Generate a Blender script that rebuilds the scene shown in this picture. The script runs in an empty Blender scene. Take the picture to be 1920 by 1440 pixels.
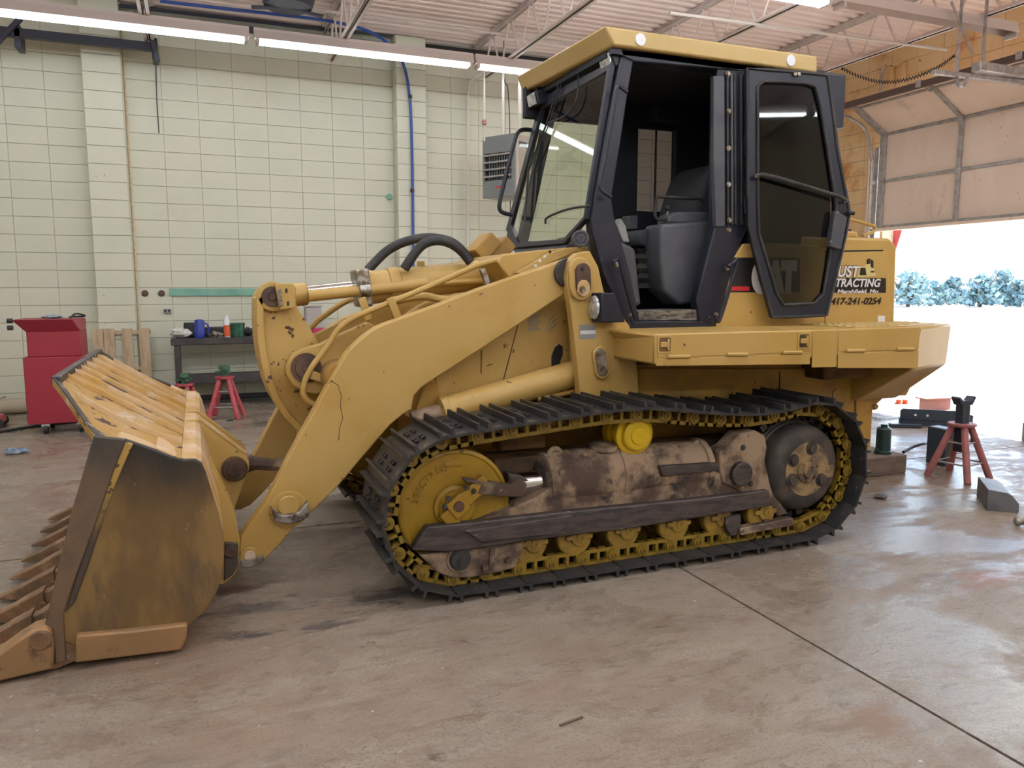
import bpy, bmesh, math, random
from mathutils import Vector, Matrix
RND = random.Random(11)
SC = bpy.context.scene
COL = SC.collection
PI = math.pi

# ------------------------------------------------------------------ camera, sky, sun, exposure
FPX, YAW, PITCH, CAMH = 1450.0, math.radians(22.1), math.radians(7.08), 1.40
FW = Vector((math.sin(YAW)*math.cos(PITCH), math.cos(YAW)*math.cos(PITCH), -math.sin(PITCH)))
RT = Vector((math.cos(YAW), -math.sin(YAW), 0.0))
UP = RT.cross(FW)
CP = Vector((0, 0, CAMH))
cam = bpy.data.cameras.new('camera')
cam.sensor_width = 36.0
cam.lens = FPX/1920.0*36.0
cam.clip_start, cam.clip_end = 0.05, 400
camo = bpy.data.objects.new('camera', cam)
COL.objects.link(camo)
camo.matrix_world = Matrix(((RT.x, UP.x, -FW.x, CP.x), (RT.y, UP.y, -FW.y, CP.y), (RT.z, UP.z, -FW.z, CP.z), (0, 0, 0, 1)))
SC.camera = camo

wd = bpy.data.worlds.new('sky'); SC.world = wd
wd.use_nodes = True
nt = wd.node_tree
sky = nt.nodes.new('ShaderNodeTexSky')
sky.sky_type = 'NISHITA'
sky.sun_disc = False
sky.sun_elevation = math.radians(50)
sky.sun_rotation = math.radians(80)
sky.dust_density = 0.7
nt.links.new(sky.outputs[0], nt.nodes['Background'].inputs[0])
nt.nodes['Background'].inputs[1].default_value = 0.75

sun = bpy.data.lights.new('sun', 'SUN')
sun.energy = 20.0
sun.angle = math.radians(0.6)
sun.color = (1.0, 0.96, 0.92)
suno = bpy.data.objects.new('sun', sun)
COL.objects.link(suno)
suno.rotation_euler = Vector((-0.62, -0.13, -0.77)).to_track_quat('-Z', 'Y').to_euler()

TUBE_EMIT = 35.0
SC.view_settings.view_transform = 'Standard'
SC.view_settings.look = 'None'
SC.view_settings.gamma = 1.0
SC.view_settings.use_curve_mapping = False
SC.view_settings.exposure = 0.0
SC.cycles.max_bounces = 8
SC.cycles.diffuse_bounces = 5
SC.cycles.glossy_bounces = 4
SC.cycles.transparent_max_bounces = 12
SC.cycles.sample_clamp_indirect = 6.0
SC.cycles.caustics_reflective = False
SC.cycles.caustics_refractive = False

# ------------------------------------------------------------------ measuring helpers: a sight line met with a real plane
def ray(u, v):
    return FW + RT*((u-960.0)/FPX) - UP*((v-720.0)/FPX)
def at(u, v, y):
    r = ray(u, v); return CP + r*(y/r.y)
def atx(u, v, x):
    r = ray(u, v); return CP + r*(x/r.x)
def atz(u, v, z):
    r = ray(u, v); return CP + r*((z-CAMH)/r.z)
def atp(u, v, p, n):
    r = ray(u, v); return CP + r*((Vector(p)-CP).dot(n)/r.dot(n))
def prof(pts, y):
    out = []
    for (u, v) in pts:
        p = at(u, v, y); out.append((p.x, p.z))
    return out

# ------------------------------------------------------------------ mesh builder
class MB:
    def __init__(s):
        s.v = []; s.f = []
    def add(s, vs, fs):
        b = len(s.v)
        s.v += [tuple(p) for p in vs]
        s.f += [tuple(i+b for i in f) for f in fs]
        return s
    def hexa(s, p):
        return s.add(p, [(0, 3, 2, 1), (4, 5, 6, 7), (0, 1, 5, 4), (1, 2, 6, 5), (2, 3, 7, 6), (3, 0, 4, 7)])
    def box(s, x0, x1, y0, y1, z0, z1):
        return s.hexa([(x0, y0, z0), (x1, y0, z0), (x1, y1, z0), (x0, y1, z0), (x0, y0, z1), (x1, y0, z1), (x1, y1, z1), (x0, y1, z1)])
    def obox(s, c, ax, ay, az, hx, hy, hz):
        c = Vector(c); ax = Vector(ax)*hx; ay = Vector(ay)*hy; az = Vector(az)*hz
        return s.hexa([c-ax-ay-az, c+ax-ay-az, c+ax+ay-az, c-ax+ay-az, c-ax-ay+az, c+ax-ay+az, c+ax+ay+az, c-ax+ay+az])
    def bar(s, p0, p1, w, h, up=(0, 0, 1)):
        p0 = Vector(p0); p1 = Vector(p1); d = p1-p0; L = d.length; d.normalize()
        u = Vector(up); sd = d.cross(u)
        if sd.length < 1e-4: sd = d.cross(Vector((1, 0, 0)))
        sd.normalize(); u = sd.cross(d)
        return s.obox((p0+p1)/2, d, sd, u, L/2, w/2, h/2)
    def prism(s, poly, y0, y1):
        n = len(poly)
        vs = [(x, y0, z) for x, z in poly]+[(x, y1, z) for x, z in poly]
        fs = [tuple(range(n)), tuple(range(2*n-1, n-1, -1))]
        fs += [(i, i+n, (i+1) % n+n, (i+1) % n) for i in range(n)]
        return s.add(vs, fs)
    def plate(s, pts, off):
        n = len(pts); off = Vector(off)
        vs = [Vector(p) for p in pts]+[Vector(p)+off for p in pts]
        fs = [tuple(range(n)), tuple(range(2*n-1, n-1, -1))]
        fs += [(i, i+n, (i+1) % n+n, (i+1) % n) for i in range(n)]
        return s.add(vs, fs)
    def ring_plate(s, outer, inner, off):
        # frame between two outlines with the same number of points
        n = len(outer); off = Vector(off)
        vs = [Vector(p) for p in outer]+[Vector(p) for p in inner]+[Vector(p)+off for p in outer]+[Vector(p)+off for p in inner]
        fs = []
        for i in range(n):
            j = (i+1) % n
            fs += [(i, j, n+j, n+i), (2*n+i, 3*n+i, 3*n+j, 2*n+j), (i, 2*n+i, 2*n+j, j), (n+i, n+j, 3*n+j, 3*n+i)]
        return s.add(vs, fs)
    def loft(s, rings, caps=True):
        n = len(rings[0]); vs = [p for r in rings for p in r]; fs = []
        for k in range(len(rings)-1):
            for i in range(n):
                j = (i+1) % n
                fs.append((k*n+i, k*n+j, (k+1)*n+j, (k+1)*n+i))
        if caps:
            fs.append(tuple(range(n-1, -1, -1)))
            fs.append(tuple((len(rings)-1)*n+i for i in range(n)))
        return s.add(vs, fs)
    def lathe(s, p, d, tr, n=24, caps=True):
        p = Vector(p); d = Vector(d).normalized()
        a = d.cross(Vector((0, 0, 1)))
        if a.length < 1e-3: a = d.cross(Vector((1, 0, 0)))
        a.normalize(); b = d.cross(a)
        rings = [[p+d*t+(a*math.cos(2*PI*i/n)+b*math.sin(2*PI*i/n))*r for i in range(n)] for t, r in tr]
        return s.loft(rings, caps)
    def cyl(s, p0, p1, r, r1=None, n=20):
        p0 = Vector(p0); p1 = Vector(p1); d = p1-p0
        return s.lathe(p0, d, [(0, r), (d.length, r if r1 is None else r1)], n)
    def tube(s, pts, r, n=8, closed=False):
        P = [Vector(p) for p in pts]; m = len(P); rings = []; a = None
        for i in range(m):
            if closed: t = P[(i+1) % m]-P[i-1]
            else: t = P[min(i+1, m-1)]-P[max(i-1, 0)]
            t.normalize()
            if a is None:
                a = t.cross(Vector((0.13, 0.31, 0.94))); a.normalize()
            else:
                a = a-t*a.dot(t)
                a.normalize()
            b = t.cross(a)
            rr = r[i] if isinstance(r, (list, tuple)) else r
            rings.append([P[i]+(a*math.cos(2*PI*k/n)+b*math.sin(2*PI*k/n))*rr for k in range(n)])
        if closed: rings.append(rings[0])
        return s.loft(rings, not closed)
    def build(s, name, mat, parent=None, bevel=0.0, smooth=True, seg=2, ang=32):
        me = bpy.data.meshes.new(name)
        org = wloc(parent) if parent else Vector((0, 0, 0))
        me.from_pydata([tuple(Vector(p)-org) for p in s.v], [], s.f)
        bm = bmesh.new(); bm.from_mesh(me)
        bmesh.ops.recalc_face_normals(bm, faces=bm.faces)
        bm.to_mesh(me); bm.free()
        if smooth:
            me.polygons.foreach_set('use_smooth', [True]*len(me.polygons))
            me.set_sharp_from_angle(angle=math.radians(ang))
        for m in (mat if isinstance(mat, list) else [mat]): me.materials.append(m)
        o = bpy.data.objects.new(name, me); COL.objects.link(o)
        if parent: o.parent = parent
        if bevel > 0:
            b = o.modifiers.new('bevel', 'BEVEL'); b.width = bevel; b.segments = seg
            b.limit_method = 'ANGLE'; b.angle_limit = math.radians(35); b.harden_normals = False
        return o

def wloc(o):
    p = Vector((0, 0, 0))
    while o:
        p += o.location; o = o.parent
    return p
def thing(name, label, cat, loc=(0, 0, 0), group=None):
    o = bpy.data.objects.new(name, None); COL.objects.link(o); o.location = loc
    o.empty_display_size = 0.1
    return tag(o, label, cat, group)
def tag(o, label=None, cat=None, group=None, kind=None):
    if label: o['label'] = label
    if cat: o['category'] = cat
    if group: o['group'] = group
    if kind: o['kind'] = kind
    return o
def smoothpath(pts, sub=6, closed=False):
    P = [Vector(p) for p in pts]; n = len(P); out = []
    rng = range(n) if closed else range(n-1)
    for i in rng:
        if closed: a, b, c, d = P[i-1], P[i], P[(i+1) % n], P[(i+2) % n]
        else: a, b, c, d = P[max(i-1, 0)], P[i], P[i+1], P[min(i+2, n-1)]
        for k in range(sub):
            t = k/sub
            out.append(0.5*((2*b)+(c-a)*t+(2*a-5*b+4*c-d)*t*t+(3*b-a-3*c+d)*t*t*t))
    if not closed: out.append(P[-1])
    return out
def circ(cx, cz, r, n=20, a0=0.0, a1=2*PI):
    return [(cx+r*math.cos(a0+(a1-a0)*i/n), cz+r*math.sin(a0+(a1-a0)*i/n)) for i in range(n)]

# ------------------------------------------------------------------ materials
def mat(name, col, rough=0.5, metal=0.0, col2=None, s2=4.0, lo2=0.42, hi2=0.62, col3=None, s3=30.0, lo3=0.66, hi3=0.69,
        col4=None, s4=8.0, lo4=0.5, hi4=0.7, bump=0.0, bs=60.0, stretch=(1, 1, 1), rvar=0.0, emit=0.0, spec=None, coat=0.0, grad=None):
    m = bpy.data.materials.new(name); m.use_nodes = True
    N = m.node_tree.nodes; L = m.node_tree.links; b = N['Principled BSDF']
    b.inputs['Roughness'].default_value = rough
    b.inputs['Metallic'].default_value = metal
    if spec is not None: b.inputs['Specular IOR Level'].default_value = spec
    if coat: b.inputs['Coat Weight'].default_value = coat
    tc = N.new('ShaderNodeTexCoord')
    mp = N.new('ShaderNodeMapping'); mp.inputs['Scale'].default_value = stretch
    L.new(tc.outputs['Object'], mp.inputs[0])
    def noise(sc, det=6.0, ro=0.6, off=0.0):
        n = N.new('ShaderNodeTexNoise'); n.inputs['Scale'].default_value = sc
        n.inputs['Detail'].default_value = det; n.inputs['Roughness'].default_value = ro
        if off:
            mm = N.new('ShaderNodeMapping'); mm.inputs['Location'].default_value = (off, off*1.7, off*0.6)
            L.new(mp.outputs[0], mm.inputs[0]); L.new(mm.outputs[0], n.inputs[0])
        else: L.new(mp.outputs[0], n.inputs[0])
        return n.outputs[0]
    def ramp(src, lo, hi):
        r = N.new('ShaderNodeMapRange'); r.interpolation_type = 'SMOOTHSTEP'
        r.inputs[1].default_value = lo; r.inputs[2].default_value = hi
        L.new(src, r.inputs[0]); return r.outputs[0]
    cur = None
    def mix(fac, cb):
        nonlocal cur
        x = N.new('ShaderNodeMix'); x.data_type = 'RGBA'
        L.new(fac, x.inputs[0])
        if cur is None: x.inputs[6].default_value = (*col, 1)
        else: L.new(cur, x.inputs[6])
        x.inputs[7].default_value = (*cb, 1)
        cur = x.outputs[2]
    if col2: mix(ramp(noise(s2), lo2, hi2), col2)
    if grad:   # dirt or paint that changes with height: (colour, z0, z1, jitter)
        gcol, z0, z1, jit = grad
        sx = N.new('ShaderNodeSeparateXYZ'); L.new(tc.outputs['Object'], sx.inputs[0])
        ma = N.new('ShaderNodeMath'); ma.operation = 'MULTIPLY_ADD'; L.new(noise(3.0, 8, 0.65, 3.3), ma.inputs[0]); ma.inputs[1].default_value = jit
        L.new(sx.outputs[2], ma.inputs[2])
        mix(ramp(ma.outputs[0], z0+jit*0.5, z1+jit*0.5), gcol)
    if col4: mix(ramp(noise(s4, 8, 0.7, 5.1), lo4, hi4), col4)
    if col3: mix(ramp(noise(s3, 4, 0.55, 9.7), lo3, hi3), col3)
    if cur is None: b.inputs['Base Color'].default_value = (*col, 1)
    else: L.new(cur, b.inputs['Base Color'])
    if rvar:
        r = N.new('ShaderNodeMapRange'); r.inputs[1].default_value = 0.3; r.inputs[2].default_value = 0.7
        r.inputs[3].default_value = max(0.03, rough-rvar); r.inputs[4].default_value = min(1, rough+rvar)
        L.new(noise(s2*2.3, 6, 0.6, 1.9), r.inputs[0]); L.new(r.outputs[0], b.inputs['Roughness'])
    if bump:
        bp = N.new('ShaderNodeBump'); bp.inputs['Strength'].default_value = bump; bp.inputs['Distance'].default_value = 0.01
        L.new(noise(bs, 8, 0.65, 2.2), bp.inputs['Height']); L.new(bp.outputs[0], b.inputs['Normal'])
    if emit:
        b.inputs['Emission Color'].default_value = (*col, 1); b.inputs['Emission Strength'].default_value = emit
    return m
def glass(name, tint, refl=0.06, rough=0.02):
    m = bpy.data.materials.new(name); m.use_nodes = True
    N = m.node_tree.nodes; L = m.node_tree.links
    N.remove(N['Principled BSDF'])
    t = N.new('ShaderNodeBsdfTransparent'); t.inputs[0].default_value = (*tint, 1)
    g = N.new('ShaderNodeBsdfGlossy'); g.inputs['Roughness'].default_value = rough
    f = N.new('ShaderNodeFresnel'); f.inputs[0].default_value = 1.5
    mx = N.new('ShaderNodeMixShader')
    gm = N.new('ShaderNodeNewGeometry'); iv = N.new('ShaderNodeMath'); iv.operation = 'SUBTRACT'; iv.inputs[0].default_value = 1.0
    L.new(gm.outputs['Backfacing'], iv.inputs[1])
    mu = N.new('ShaderNodeMath'); mu.operation = 'MULTIPLY'; L.new(f.outputs[0], mu.inputs[0]); L.new(iv.outputs[0], mu.inputs[1])
    L.new(mu.outputs[0], mx.inputs[0]); L.new(t.outputs[0], mx.inputs[1]); L.new(g.outputs[0], mx.inputs[2])
    L.new(mx.outputs[0], N['Material Output'].inputs[0])
    return m

YEL = (0.50, 0.328, 0.105)
M = {}
M['yellow'] = mat('yellow_paint', YEL, 0.42, col2=(0.46, 0.295, 0.08), s2=1.8, col3=(0.10, 0.045, 0.02), s3=26, lo3=0.725, hi3=0.74, bump=0.04, bs=40)
M['yellow_chip'] = mat('yellow_paint_chipped', YEL, 0.45, col2=(0.45, 0.285, 0.075), s2=2.5, col3=(0.085, 0.04, 0.02), s3=24, lo3=0.70, hi3=0.712, bump=0.06, bs=40)
M['yellow_dirty'] = mat('yellow_paint_grimy', (0.40, 0.23, 0.045), 0.6, col2=(0.27, 0.16, 0.05), s2=3.0, col3=(0.06, 0.03, 0.018), s3=20, lo3=0.69, hi3=0.72, bump=0.1)
M['yellow_roof'] = mat('yellow_roof_paint', (0.52, 0.37, 0.15), 0.45, col2=(0.48, 0.34, 0.13), s2=2.0)
M['hull'] = mat('hull_grime', (0.16, 0.085, 0.03), 0.8, col2=(0.05, 0.028, 0.016), s2=4, bump=0.2)
M['ridge'] = mat('worn_yellow_ridge', (0.06, 0.045, 0.035), 0.5, grad=((0.42, 0.27, 0.07), 0.45, 0.70, 0.4), col3=(0.08, 0.05, 0.03), s3=22, lo3=0.58, hi3=0.62)
M['pin'] = mat('rusty_pin_steel', (0.11, 0.062, 0.042), 0.55, 0.2, col2=(0.06, 0.035, 0.028), s2=9, bump=0.1)
M['yellow_worn'] = mat('yellow_paint_worn', YEL, 0.5, col2=(0.40, 0.24, 0.06), s2=2.5, col3=(0.075, 0.038, 0.02), s3=19, lo3=0.635, hi3=0.65, bump=0.08, bs=40)
M['edge_dark'] = mat('dark_worn_edge', (0.085, 0.075, 0.075), 0.5, 0.3, col2=(0.045, 0.04, 0.042), s2=9, col3=(0.48, 0.38, 0.26), s3=16, lo3=0.60, hi3=0.66, bump=0.1)
M['chrome'] = mat('chrome_rod', (0.75, 0.76, 0.78), 0.12, 1.0)
M['steel'] = mat('bare_steel', (0.42, 0.40, 0.37), 0.4, 0.85, col2=(0.2, 0.15, 0.1), s2=20)
M['bolt'] = mat('bolt_steel', (0.30, 0.27, 0.23), 0.45, 0.7, col2=(0.16, 0.1, 0.06), s2=25)
M['black'] = mat('cab_black_paint', (0.011, 0.013, 0.025), 0.36, spec=0.4, col2=(0.018, 0.020, 0.034), s2=3, col3=(0.22, 0.21, 0.2), s3=45, lo3=0.735, hi3=0.75, bump=0.03)
M['interior'] = mat('cab_interior', (0.012, 0.013, 0.020), 0.75)
M['plastic'] = mat('grey_plastic', (0.055, 0.058, 0.075), 0.5, col2=(0.075, 0.078, 0.095), s2=5, bump=0.05, bs=200)
M['seat'] = mat('seat_fabric', (0.035, 0.036, 0.045), 0.9, bump=0.2, bs=300)
M['rubber'] = mat('black_rubber', (0.014, 0.014, 0.017), 0.55, col2=(0.035, 0.033, 0.032), s2=9)
M['shoe'] = mat('track_shoe_steel', (0.030, 0.032, 0.040), 0.42, 0.35, col2=(0.055, 0.052, 0.052), s2=6, col3=(0.16, 0.14, 0.115), s3=11, lo3=0.64, hi3=0.74, bump=0.12, bs=50)
M['link'] = mat('track_link_paint', (0.27, 0.175, 0.020), 0.5, col2=(0.14, 0.088, 0.018), s2=7, col3=(0.05, 0.03, 0.015), s3=25, lo3=0.62, hi3=0.68, bump=0.1)
M['idler'] = mat('idler_paint', (0.36, 0.215, 0.018), 0.42, col2=(0.29, 0.165, 0.016), s2=3, col3=(0.12, 0.07, 0.02), s3=14, lo3=0.68, hi3=0.74)
M['roller'] = mat('roller_paint', (0.30, 0.19, 0.03), 0.48, col2=(0.2, 0.12, 0.025), s2=8)
M['carrier'] = mat('carrier_paint', (0.60, 0.40, 0.012), 0.35)
M['mud'] = mat('dusty_cast_steel', (0.34, 0.245, 0.165), 0.85, col2=(0.085, 0.055, 0.042), s2=5, lo2=0.40, hi2=0.60, col3=(0.42, 0.24, 0.10), s3=13, lo3=0.64, hi3=0.70, col4=(0.03, 0.024, 0.024), s4=7, lo4=0.56, hi4=0.66, bump=0.35, bs=35)
M['guard'] = mat('worn_guard_steel', (0.085, 0.068, 0.066), 0.5, 0.25, col2=(0.045, 0.038, 0.038), s2=9, stretch=(1, 1, 5), col3=(0.34, 0.27, 0.21), s3=16, lo3=0.68, hi3=0.74, bump=0.15)
M['hub'] = mat('hub_dark_cast', (0.035, 0.030, 0.028), 0.6, col2=(0.075, 0.06, 0.05), s2=8, col3=(0.26, 0.2, 0.15), s3=30, lo3=0.69, hi3=0.74, bump=0.2)
M['hubface'] = mat('hub_dusty_face', (0.30, 0.20, 0.10), 0.8, col2=(0.10, 0.07, 0.05), s2=9, bump=0.2)
M['bside'] = mat('bucket_side_wear', (0.24, 0.150, 0.055), 0.42, 0.1, col2=(0.15, 0.092, 0.036), s2=2.6, grad=((0.030, 0.024, 0.020), 0.50, 0.80, 0.35), col4=(0.10, 0.07, 0.045), s4=1.6, lo4=0.50, hi4=0.66, stretch=(2.2, 1, 0.8), col3=(0.38, 0.31, 0.23), s3=20, lo3=0.715, hi3=0.74, bump=0.08, bs=30)
M['bcut'] = mat('bucket_cutter_wear', (0.17, 0.110, 0.070), 0.5, 0.2, col2=(0.07, 0.055, 0.045), s2=4, grad=((0.050, 0.046, 0.042), 0.55, 0.95, 0.3), col3=(0.30, 0.25, 0.2), s3=22, lo3=0.70, hi3=0.74, bump=0.1)
M['btop'] = mat('bucket_top_dusty', (0.40, 0.235, 0.06), 0.6, col2=(0.48, 0.32, 0.14), s2=2.2, lo2=0.52, hi2=0.70, stretch=(0.9, 1.1, 1), col3=(0.065, 0.03, 0.022), s3=10, lo3=0.585, hi3=0.605, col4=(0.58, 0.46, 0.36), s4=3.2, lo4=0.58, hi4=0.70, bump=0.12)
M['dust'] = mat('pale_dust_on_paint', (0.60, 0.42, 0.24), 0.8, col2=(0.50, 0.29, 0.08), s2=3, col4=(0.66, 0.55, 0.44), s4=6, bump=0.15)
M['brust'] = mat('rusty_wear_plate', (0.27, 0.165, 0.078), 0.5, 0.15, col2=(0.34, 0.185, 0.085), s2=5, col3=(0.12, 0.08, 0.05), s3=9, lo3=0.6, hi3=0.7, bump=0.12)
M['tooth'] = mat('tooth_steel', (0.235, 0.13, 0.065), 0.55, 0.2, col2=(0.16, 0.10, 0.06), s2=9, col4=(0.42, 0.27, 0.18), s4=9, bump=0.2)
M['worn'] = mat('worn_edge_steel', (0.30, 0.27, 0.25), 0.5, 0.4, col2=(0.08, 0.06, 0.05), s2=20, col3=(0.5, 0.36, 0.16), s3=18, lo3=0.6, hi3=0.65)
M['glass'] = glass('cab_glass', (0.90, 0.92, 0.88))
M['glass_dark'] = glass('door_glass_tinted', (0.40, 0.40, 0.38))
M['lens'] = mat('lamp_lens', (0.62, 0.64, 0.64), 0.15, 0.3, col2=(0.35, 0.36, 0.38), s2=30)
M['white'] = mat('white_sticker', (0.80, 0.80, 0.84), 0.5)
M['decal_black'] = mat('black_decal', (0.012, 0.010, 0.011), 0.4)
M['decal_red'] = mat('red_decal', (0.55, 0.02, 0.035), 0.4)
M['decal_white'] = mat('white_decal', (0.74, 0.74, 0.78), 0.45)
M['decal_grey'] = mat('grey_decal', (0.25, 0.25, 0.26), 0.5)
M['decal_pale'] = mat('pale_yellow_decal', (0.62, 0.55, 0.25), 0.5)

def text(s, size, loc, parent, m, name='lettering', shear=0.0, width=None, bold=0.0, nrm=None):
    cu = bpy.data.curves.new('t', 'FONT'); cu.body = s; cu.size = size; cu.extrude = 0.0008; cu.shear = shear; cu.offset = bold
    cu.align_x = 'LEFT'
    to = bpy.data.objects.new('t', cu); COL.objects.link(to)
    bpy.context.view_layer.update()
    me = bpy.data.meshes.new_from_object(to.evaluated_get(bpy.context.evaluated_depsgraph_get()))
    bpy.data.objects.remove(to)
    xs = [v.co.x for v in me.vertices]
    k = (width/(max(xs)-min(xs))) if width else 1.0
    x0 = min(xs)
    org = wloc(parent) if parent else Vector((0, 0, 0))
    d = Vector((1, 0, 0)); nn = Vector((0, -1, 0))
    if nrm is not None:
        nn = Vector(nrm); d = Vector((0, 0, 1)).cross(nn).normalized()
    for v in me.vertices:
        x, y, z = (v.co.x-x0)*k, v.co.y, v.co.z
        v.co = Vector(loc)+d*x+Vector((0, 0, 1))*y+nn*z-org
    me.materials.clear(); me.materials.append(m); me.name = name
    o = bpy.data.objects.new(name, me); COL.objects.link(o)
    if parent: o.parent = parent
    return o

# ================================================================== THE ROOM
def wallmat(name, col, col2, stain, lo, hi, s4=0.9, speck=(0.25, 0.22, 0.16), plain=False):
    m = mat(name, col, 0.62, col2=col2, s2=1.3, lo2=0.4, hi2=0.65, col4=stain, s4=s4, lo4=lo, hi4=hi, col3=speck, s3=9, lo3=0.735, hi3=0.76, bump=0.08, bs=90)
    N = m.node_tree.nodes; L = m.node_tree.links
    geo = N.new('ShaderNodeNewGeometry')
    for n in N:
        if n.type == 'MAPPING' and n.inputs['Location'].default_value[0] == 0.0:
            L.new(geo.outputs['Position'], n.inputs[0])
    return m
CREAM = (0.63, 0.625, 0.515)
M['block'] = wallmat('painted_block', CREAM, (0.60, 0.61, 0.50), (0.60, 0.55, 0.42), 0.56, 0.75)
M['block_r'] = wallmat('painted_block_rusty', (0.80, 0.60, 0.36), (0.74, 0.50, 0.25), (0.58, 0.22, 0.05), 0.52, 0.70, 1.1)
M['mortar'] = mat('mortar_joint', (0.50, 0.48, 0.38), 0.9)
M['ceil'] = mat('deck_paint_bounce', (0.90, 0.775, 0.745), 0.55, col2=(0.86, 0.73, 0.70), s2=1.2, stretch=(0.3, 1, 1))  # pink of the floor's bounce light is put into the paint colour
M['joist'] = mat('joist_paint', (0.72, 0.63, 0.60), 0.5, col2=(0.60, 0.50, 0.48), s2=3)
M['darkbeam'] = mat('dark_blue_steel', (0.035, 0.040, 0.065), 0.5)
M['fixture'] = mat('fixture_enamel', (0.62, 0.54, 0.52), 0.4)
M['tube'] = mat('lit_tube', (0.90, 0.965, 1.0), 0.3, emit=TUBE_EMIT)
M['tube_dim'] = mat('lit_tube_dimmed', (0.90, 0.965, 1.0), 0.3, emit=TUBE_EMIT*0.24)  # same tubes, emission lowered so the wall row does not overlight the wall
M['doorpanel'] = mat('door_panel', (0.82, 0.67, 0.58), 0.55, col2=(0.76, 0.61, 0.52), s2=1.0, col3=(0.25, 0.15, 0.1), s3=14, lo3=0.71, hi3=0.74, col4=(0.46, 0.36, 0.31), s4=2.0, lo4=0.55, hi4=0.75, stretch=(1, 1.6, 0.6))
M['galv'] = mat('galvanised', (0.46, 0.44, 0.44), 0.42, 0.55, col2=(0.34, 0.31, 0.3), s2=14)
M['darkgap'] = mat('dark_gap', (0.02, 0.018, 0.018), 0.9)
M['hosebl'] = mat('blue_hose', (0.02, 0.07, 0.32), 0.4)
M['pipewhite'] = mat('white_pipe', (0.68, 0.64, 0.6), 0.45)
M['teal'] = mat('teal_paint', (0.16, 0.37, 0.30), 0.6, col2=(0.22, 0.42, 0.33), s2=5)

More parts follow.
